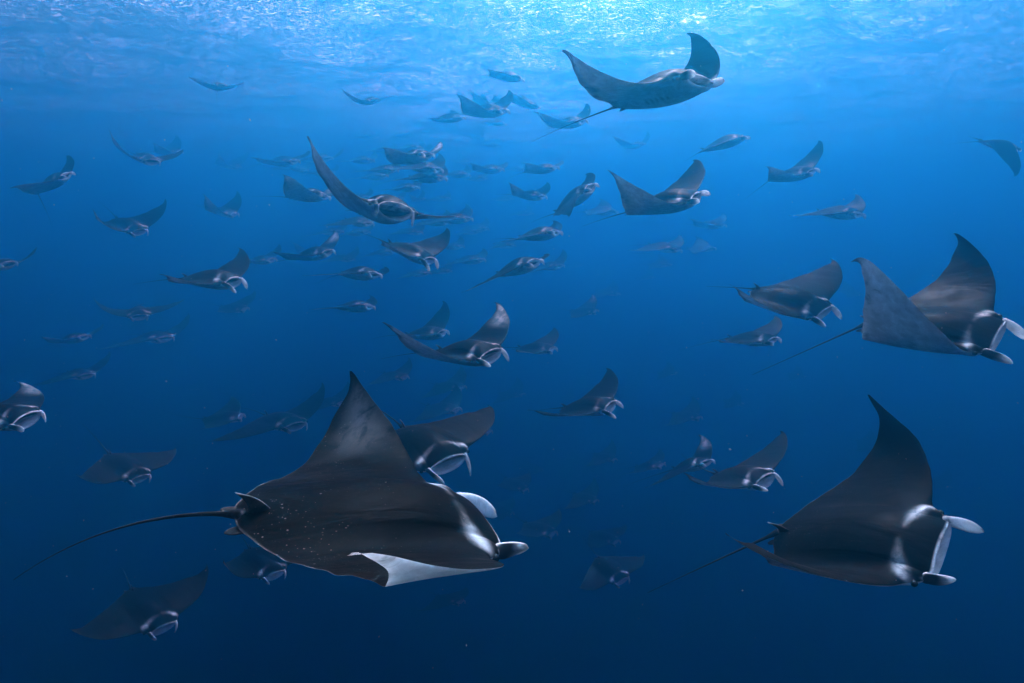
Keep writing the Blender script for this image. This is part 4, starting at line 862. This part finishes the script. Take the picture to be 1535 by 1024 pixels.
    {'loc': [-2.78, 83.625, 9.753], 'rot': [-0.0001, 0.1163, -0.5022], 'S': 2.494, 'L': [0.244, 0.489, 0.0, 0.0, 0.0], 'R': [-0.14, 0.0, 0.0, 0.0, 0.0], 'tail': [0.001, 0.136, -0.033, -0.307, 0.834], 'op': 0.5, 'label': 'faint manta, directly above the hazy short finned manta', 'D': 80.8},
    {'loc': [-15.644, 58.09, -0.479], 'rot': [0.0001, -0.0669, -0.5353], 'S': 2.363, 'L': [0.244, 0.489, 0.0, 0.0, 0.0], 'R': [-0.14, 0.0, 0.0, 0.0, 0.0], 'tail': [0.085, 0.172, 0.101, -0.361, 0.893], 'op': 0.5, 'label': 'faint manta, at the lower right of the manta with bright cephalic tips', 'D': 57.3},
    {'loc': [0.455, 84.204, 6.95], 'rot': [0.0, -0.0277, -0.532], 'S': 2.494, 'L': [0.244, 0.489, 0.0, 0.0, 0.0], 'R': [-0.14, 0.0, 0.0, 0.0, 0.0], 'tail': [-0.224, -0.032, -0.138, -0.148, 0.929], 'op': 0.5, 'label': 'faint manta, to the left of the thin winged hazy manta', 'D': 81.8},
    {'loc': [-18.194, 87.385, 11.1], 'rot': [0.0001, -0.0321, -0.5407], 'S': 2.625, 'L': [0.244, 0.489, 0.0, 0.0, 0.0], 'R': [-0.14, 0.0, 0.0, 0.0, 0.0], 'tail': [0.079, 0.165, 0.053, 0.01, 0.818], 'op': 0.5, 'label': 'faint manta, at the upper left of the white wing tipped manta', 'D': 84.2},
    {'loc': [-14.986, 93.657, 11.922], 'rot': [-0.0001, 0.0983, -0.5009], 'S': 2.625, 'L': [0.244, 0.489, 0.0, 0.0, 0.0], 'R': [-0.14, 0.0, 0.0, 0.0, 0.0], 'tail': [-0.175, -0.063, -0.108, -0.062, 0.933], 'op': 0.5, 'label': 'faint manta, at the upper left of the bat winged hazy manta', 'D': 90.3},
    {'loc': [-7.395, 69.051, 2.767], 'rot': [0.0001, -0.0574, -0.5384], 'S': 2.231, 'L': [0.244, 0.489, 0.0, 0.0, 0.0], 'R': [-0.14, 0.0, 0.0, 0.0, 0.0], 'tail': [-0.203, 0.113, 0.013, -0.109, 0.932], 'op': 0.5, 'label': 'faint manta, to the left of the hazy manta under the climber', 'D': 67.6},
    {'loc': [-15.702, 62.256, -2.885], 'rot': [0.0002, 0.0826, -0.5528], 'S': 2.363, 'L': [0.244, 0.489, 0.0, 0.0, 0.0], 'R': [-0.14, 0.0, 0.0, 0.0, 0.0], 'tail': [-0.02, 0.169, -0.186, -0.297, 0.905], 'op': 0.5, 'label': 'faint manta, at the upper left of the low hazy manta with upright dorsal fin', 'D': 61.8},
    {'loc': [1.274, 83.169, 1.567], 'rot': [0.0001, -0.066, -0.5346], 'S': 2.494, 'L': [0.244, 0.489, 0.0, 0.0, 0.0], 'R': [-0.14, 0.0, 0.0, 0.0, 0.0], 'tail': [0.151, -0.02, 0.032, -0.086, 0.755], 'op': 0.5, 'label': 'faint manta, directly below the bat winged hazy manta', 'D': 81.7},
    {'loc': [-21.194, 67.265, 5.633], 'rot': [0.0001, 0.1458, -0.5354], 'S': 2.494, 'L': [0.244, 0.489, 0.0, 0.0, 0.0], 'R': [-0.14, 0.0, 0.0, 0.0, 0.0], 'tail': [-0.071, -0.036, -0.099, -0.007, 1.014], 'op': 0.5, 'label': 'faint manta, at the lower right of the broad faint manta left of centre', 'D': 65.3},
    {'loc': [-0.877, 68.896, -1.922], 'rot': [0.0, -0.0779, -0.5277], 'S': 2.363, 'L': [0.244, 0.489, 0.0, 0.0, 0.0], 'R': [-0.14, 0.0, 0.0, 0.0, 0.0], 'tail': [0.001, 0.136, -0.033, -0.307, 0.834], 'op': 0.5, 'label': 'faint manta, at the lower left of the bat winged hazy manta', 'D': 68.2},
    {'loc': [-8.587, 47.562, -10.711], 'rot': [0.0001, 0.0246, -0.5785], 'S': 2.142, 'L': [0.244, 0.489, 0.0, 0.0, 0.0], 'R': [-0.14, 0.0, 0.0, 0.0, 0.0], 'tail': [0.089, 0.054, 0.074, -0.161, 0.888], 'op': 0.6, 'label': 'dim manta, at the lower left of the darker manta behind the central one', 'D': 48.7},
    {'loc': [-2.444, 46.307, -14.415], 'rot': [0.0002, 0.0312, -0.5907], 'S': 2.023, 'L': [0.244, 0.489, 0.0, 0.0, 0.0], 'R': [-0.14, 0.0, 0.0, 0.0, 0.0], 'tail': [-0.194, -0.037, -0.16, -0.324, 0.999], 'op': 0.6, 'label': 'dim manta in the haze, to the right of the glowing white mouth', 'D': 48.1},
    {'loc': [5.602, 48.508, -20.524], 'rot': [0.0005, 0.0633, -0.642], 'S': 2.023, 'L': [0.244, 0.489, 0.0, 0.0, 0.0], 'R': [-0.14, 0.0, 0.0, 0.0, 0.0], 'tail': [-0.172, 0.111, -0.143, -0.174, 0.872], 'op': 0.6, 'label': 'dim manta, at the upper left of the very dim manta low centre', 'D': 51.3},
    {'loc': [-13.13, 47.028, -12.537], 'rot': [-0.0001, -0.0243, -0.5377], 'S': 2.261, 'L': [0.244, 0.489, 0.0, 0.0, 0.0], 'R': [-0.14, 0.0, 0.0, 0.0, 0.0], 'tail': [0.098, -0.014, -0.164, -0.124, 0.966], 'op': 0.6, 'label': 'dim manta, directly below the lone dim manta in mid blue', 'D': 48.5},
    {'loc': [18.077, 76.287, -16.847], 'rot': [-0.0004, -0.1284, -0.4991], 'S': 2.261, 'L': [0.244, 0.489, 0.0, 0.0, 0.0], 'R': [-0.14, 0.0, 0.0, 0.0, 0.0], 'tail': [-0.197, 0.124, 0.043, -0.171, 0.865], 'op': 0.6, 'label': 'dim manta, at the upper left of the dim upright winged manta', 'D': 78.0},
    {'loc': [26.478, 77.454, -20.686], 'rot': [0.0002, 0.047, -0.5911], 'S': 2.261, 'L': [0.244, 0.489, 0.0, 0.0, 0.0], 'R': [-0.14, 0.0, 0.0, 0.0, 0.0], 'tail': [0.003, -0.083, 0.077, -0.334, 0.789], 'op': 0.6, 'label': 'dim manta, to the right of the dim upright winged manta', 'D': 79.8},
    {'loc': [8.207, 56.782, -20.189], 'rot': [0.0004, 0.0662, -0.6308], 'S': 2.142, 'L': [0.244, 0.489, 0.0, 0.0, 0.0], 'R': [-0.14, 0.0, 0.0, 0.0, 0.0], 'tail': [-0.197, -0.062, -0.248, -0.342, 0.974], 'op': 0.6, 'label': 'dim manta, directly below the bright blue mouthed manta', 'D': 59.4},
    {'loc': [-25.3, 37.921, -8.473], 'rot': [-0.0002, -0.0517, -0.5201], 'S': 2.261, 'L': [0.244, 0.489, 0.0, 0.0, 0.0], 'R': [-0.14, 0.0, 0.0, 0.0, 0.0], 'tail': [0.012, -0.088, -0.188, -0.014, 0.916], 'op': 0.6, 'label': 'dim manta, directly below the dim low ring mouthed manta', 'D': 38.8},
    {'loc': [38.287, 87.879, -19.742], 'rot': [0.0002, 0.065, -0.5949], 'S': 2.261, 'L': [0.244, 0.489, 0.0, 0.0, 0.0], 'R': [-0.14, 0.0, 0.0, 0.0, 0.0], 'tail': [0.183, -0.021, -0.221, -0.379, 0.822], 'op': 0.6, 'label': 'dim manta, at the lower right of the hazy manta on the right', 'D': 90.0},
]

for d in MANTAS:
    add_manta(d)

# ---------------- plankton: pale specks drifting in the water ----------------
def make_plankton():
    rs = np.random.RandomState(11)
    V, F = [], []
    cp, sp = math.cos(PITCH), math.sin(PITCH)
    for k in range(560):
        dist = 1.2 + 16 * rs.rand()**1.3
        x, y = rs.uniform(-.85, .85) * dist, dist
        z = rs.uniform(-.62, .42) * dist - .17 * dist
        r = rs.uniform(.0005, .0012) * (1 + dist * .28) * (2.2 if rs.rand() < .04 else 1)
        st = rs.uniform(.5, 1.8, 3)
        R = Euler(rs.uniform(0, 6, 3)).to_matrix()
        o = len(V)
        for q in ((1, 0, 0), (-1, 0, 0), (0, 1, 0), (0, -1, 0), (0, 0, 1), (0, 0, -1)):
            p = R @ Vector((q[0] * st[0] * r, q[1] * st[1] * r, q[2] * st[2] * r * .6))
            V.append((x + p.x, y + p.y, z + p.z))
        for a, b, c in ((0, 2, 4), (2, 1, 4), (1, 3, 4), (3, 0, 4), (2, 0, 5), (1, 2, 5), (3, 1, 5), (0, 3, 5)):
            F.append((o + a, o + b, o + c))
    me = bpy.data.meshes.new('plankton')
    me.from_pydata(V, [], F)
    t = NT('plankton')
    b = t.n('ShaderNodeBsdfPrincipled')
    b.inputs['Base Color'].default_value = (.55, .58, .52, 1)
    b.inputs['Roughness'].default_value = .5
    t.l(b.outputs[0], t.out.inputs['Surface'])
    me.materials.append(t.m)
    o = bpy.data.objects.new('plankton', me)
    COL.objects.link(o)
    o['kind'] = 'stuff'
    o['label'] = 'pale specks of plankton drifting in the water'


make_plankton()
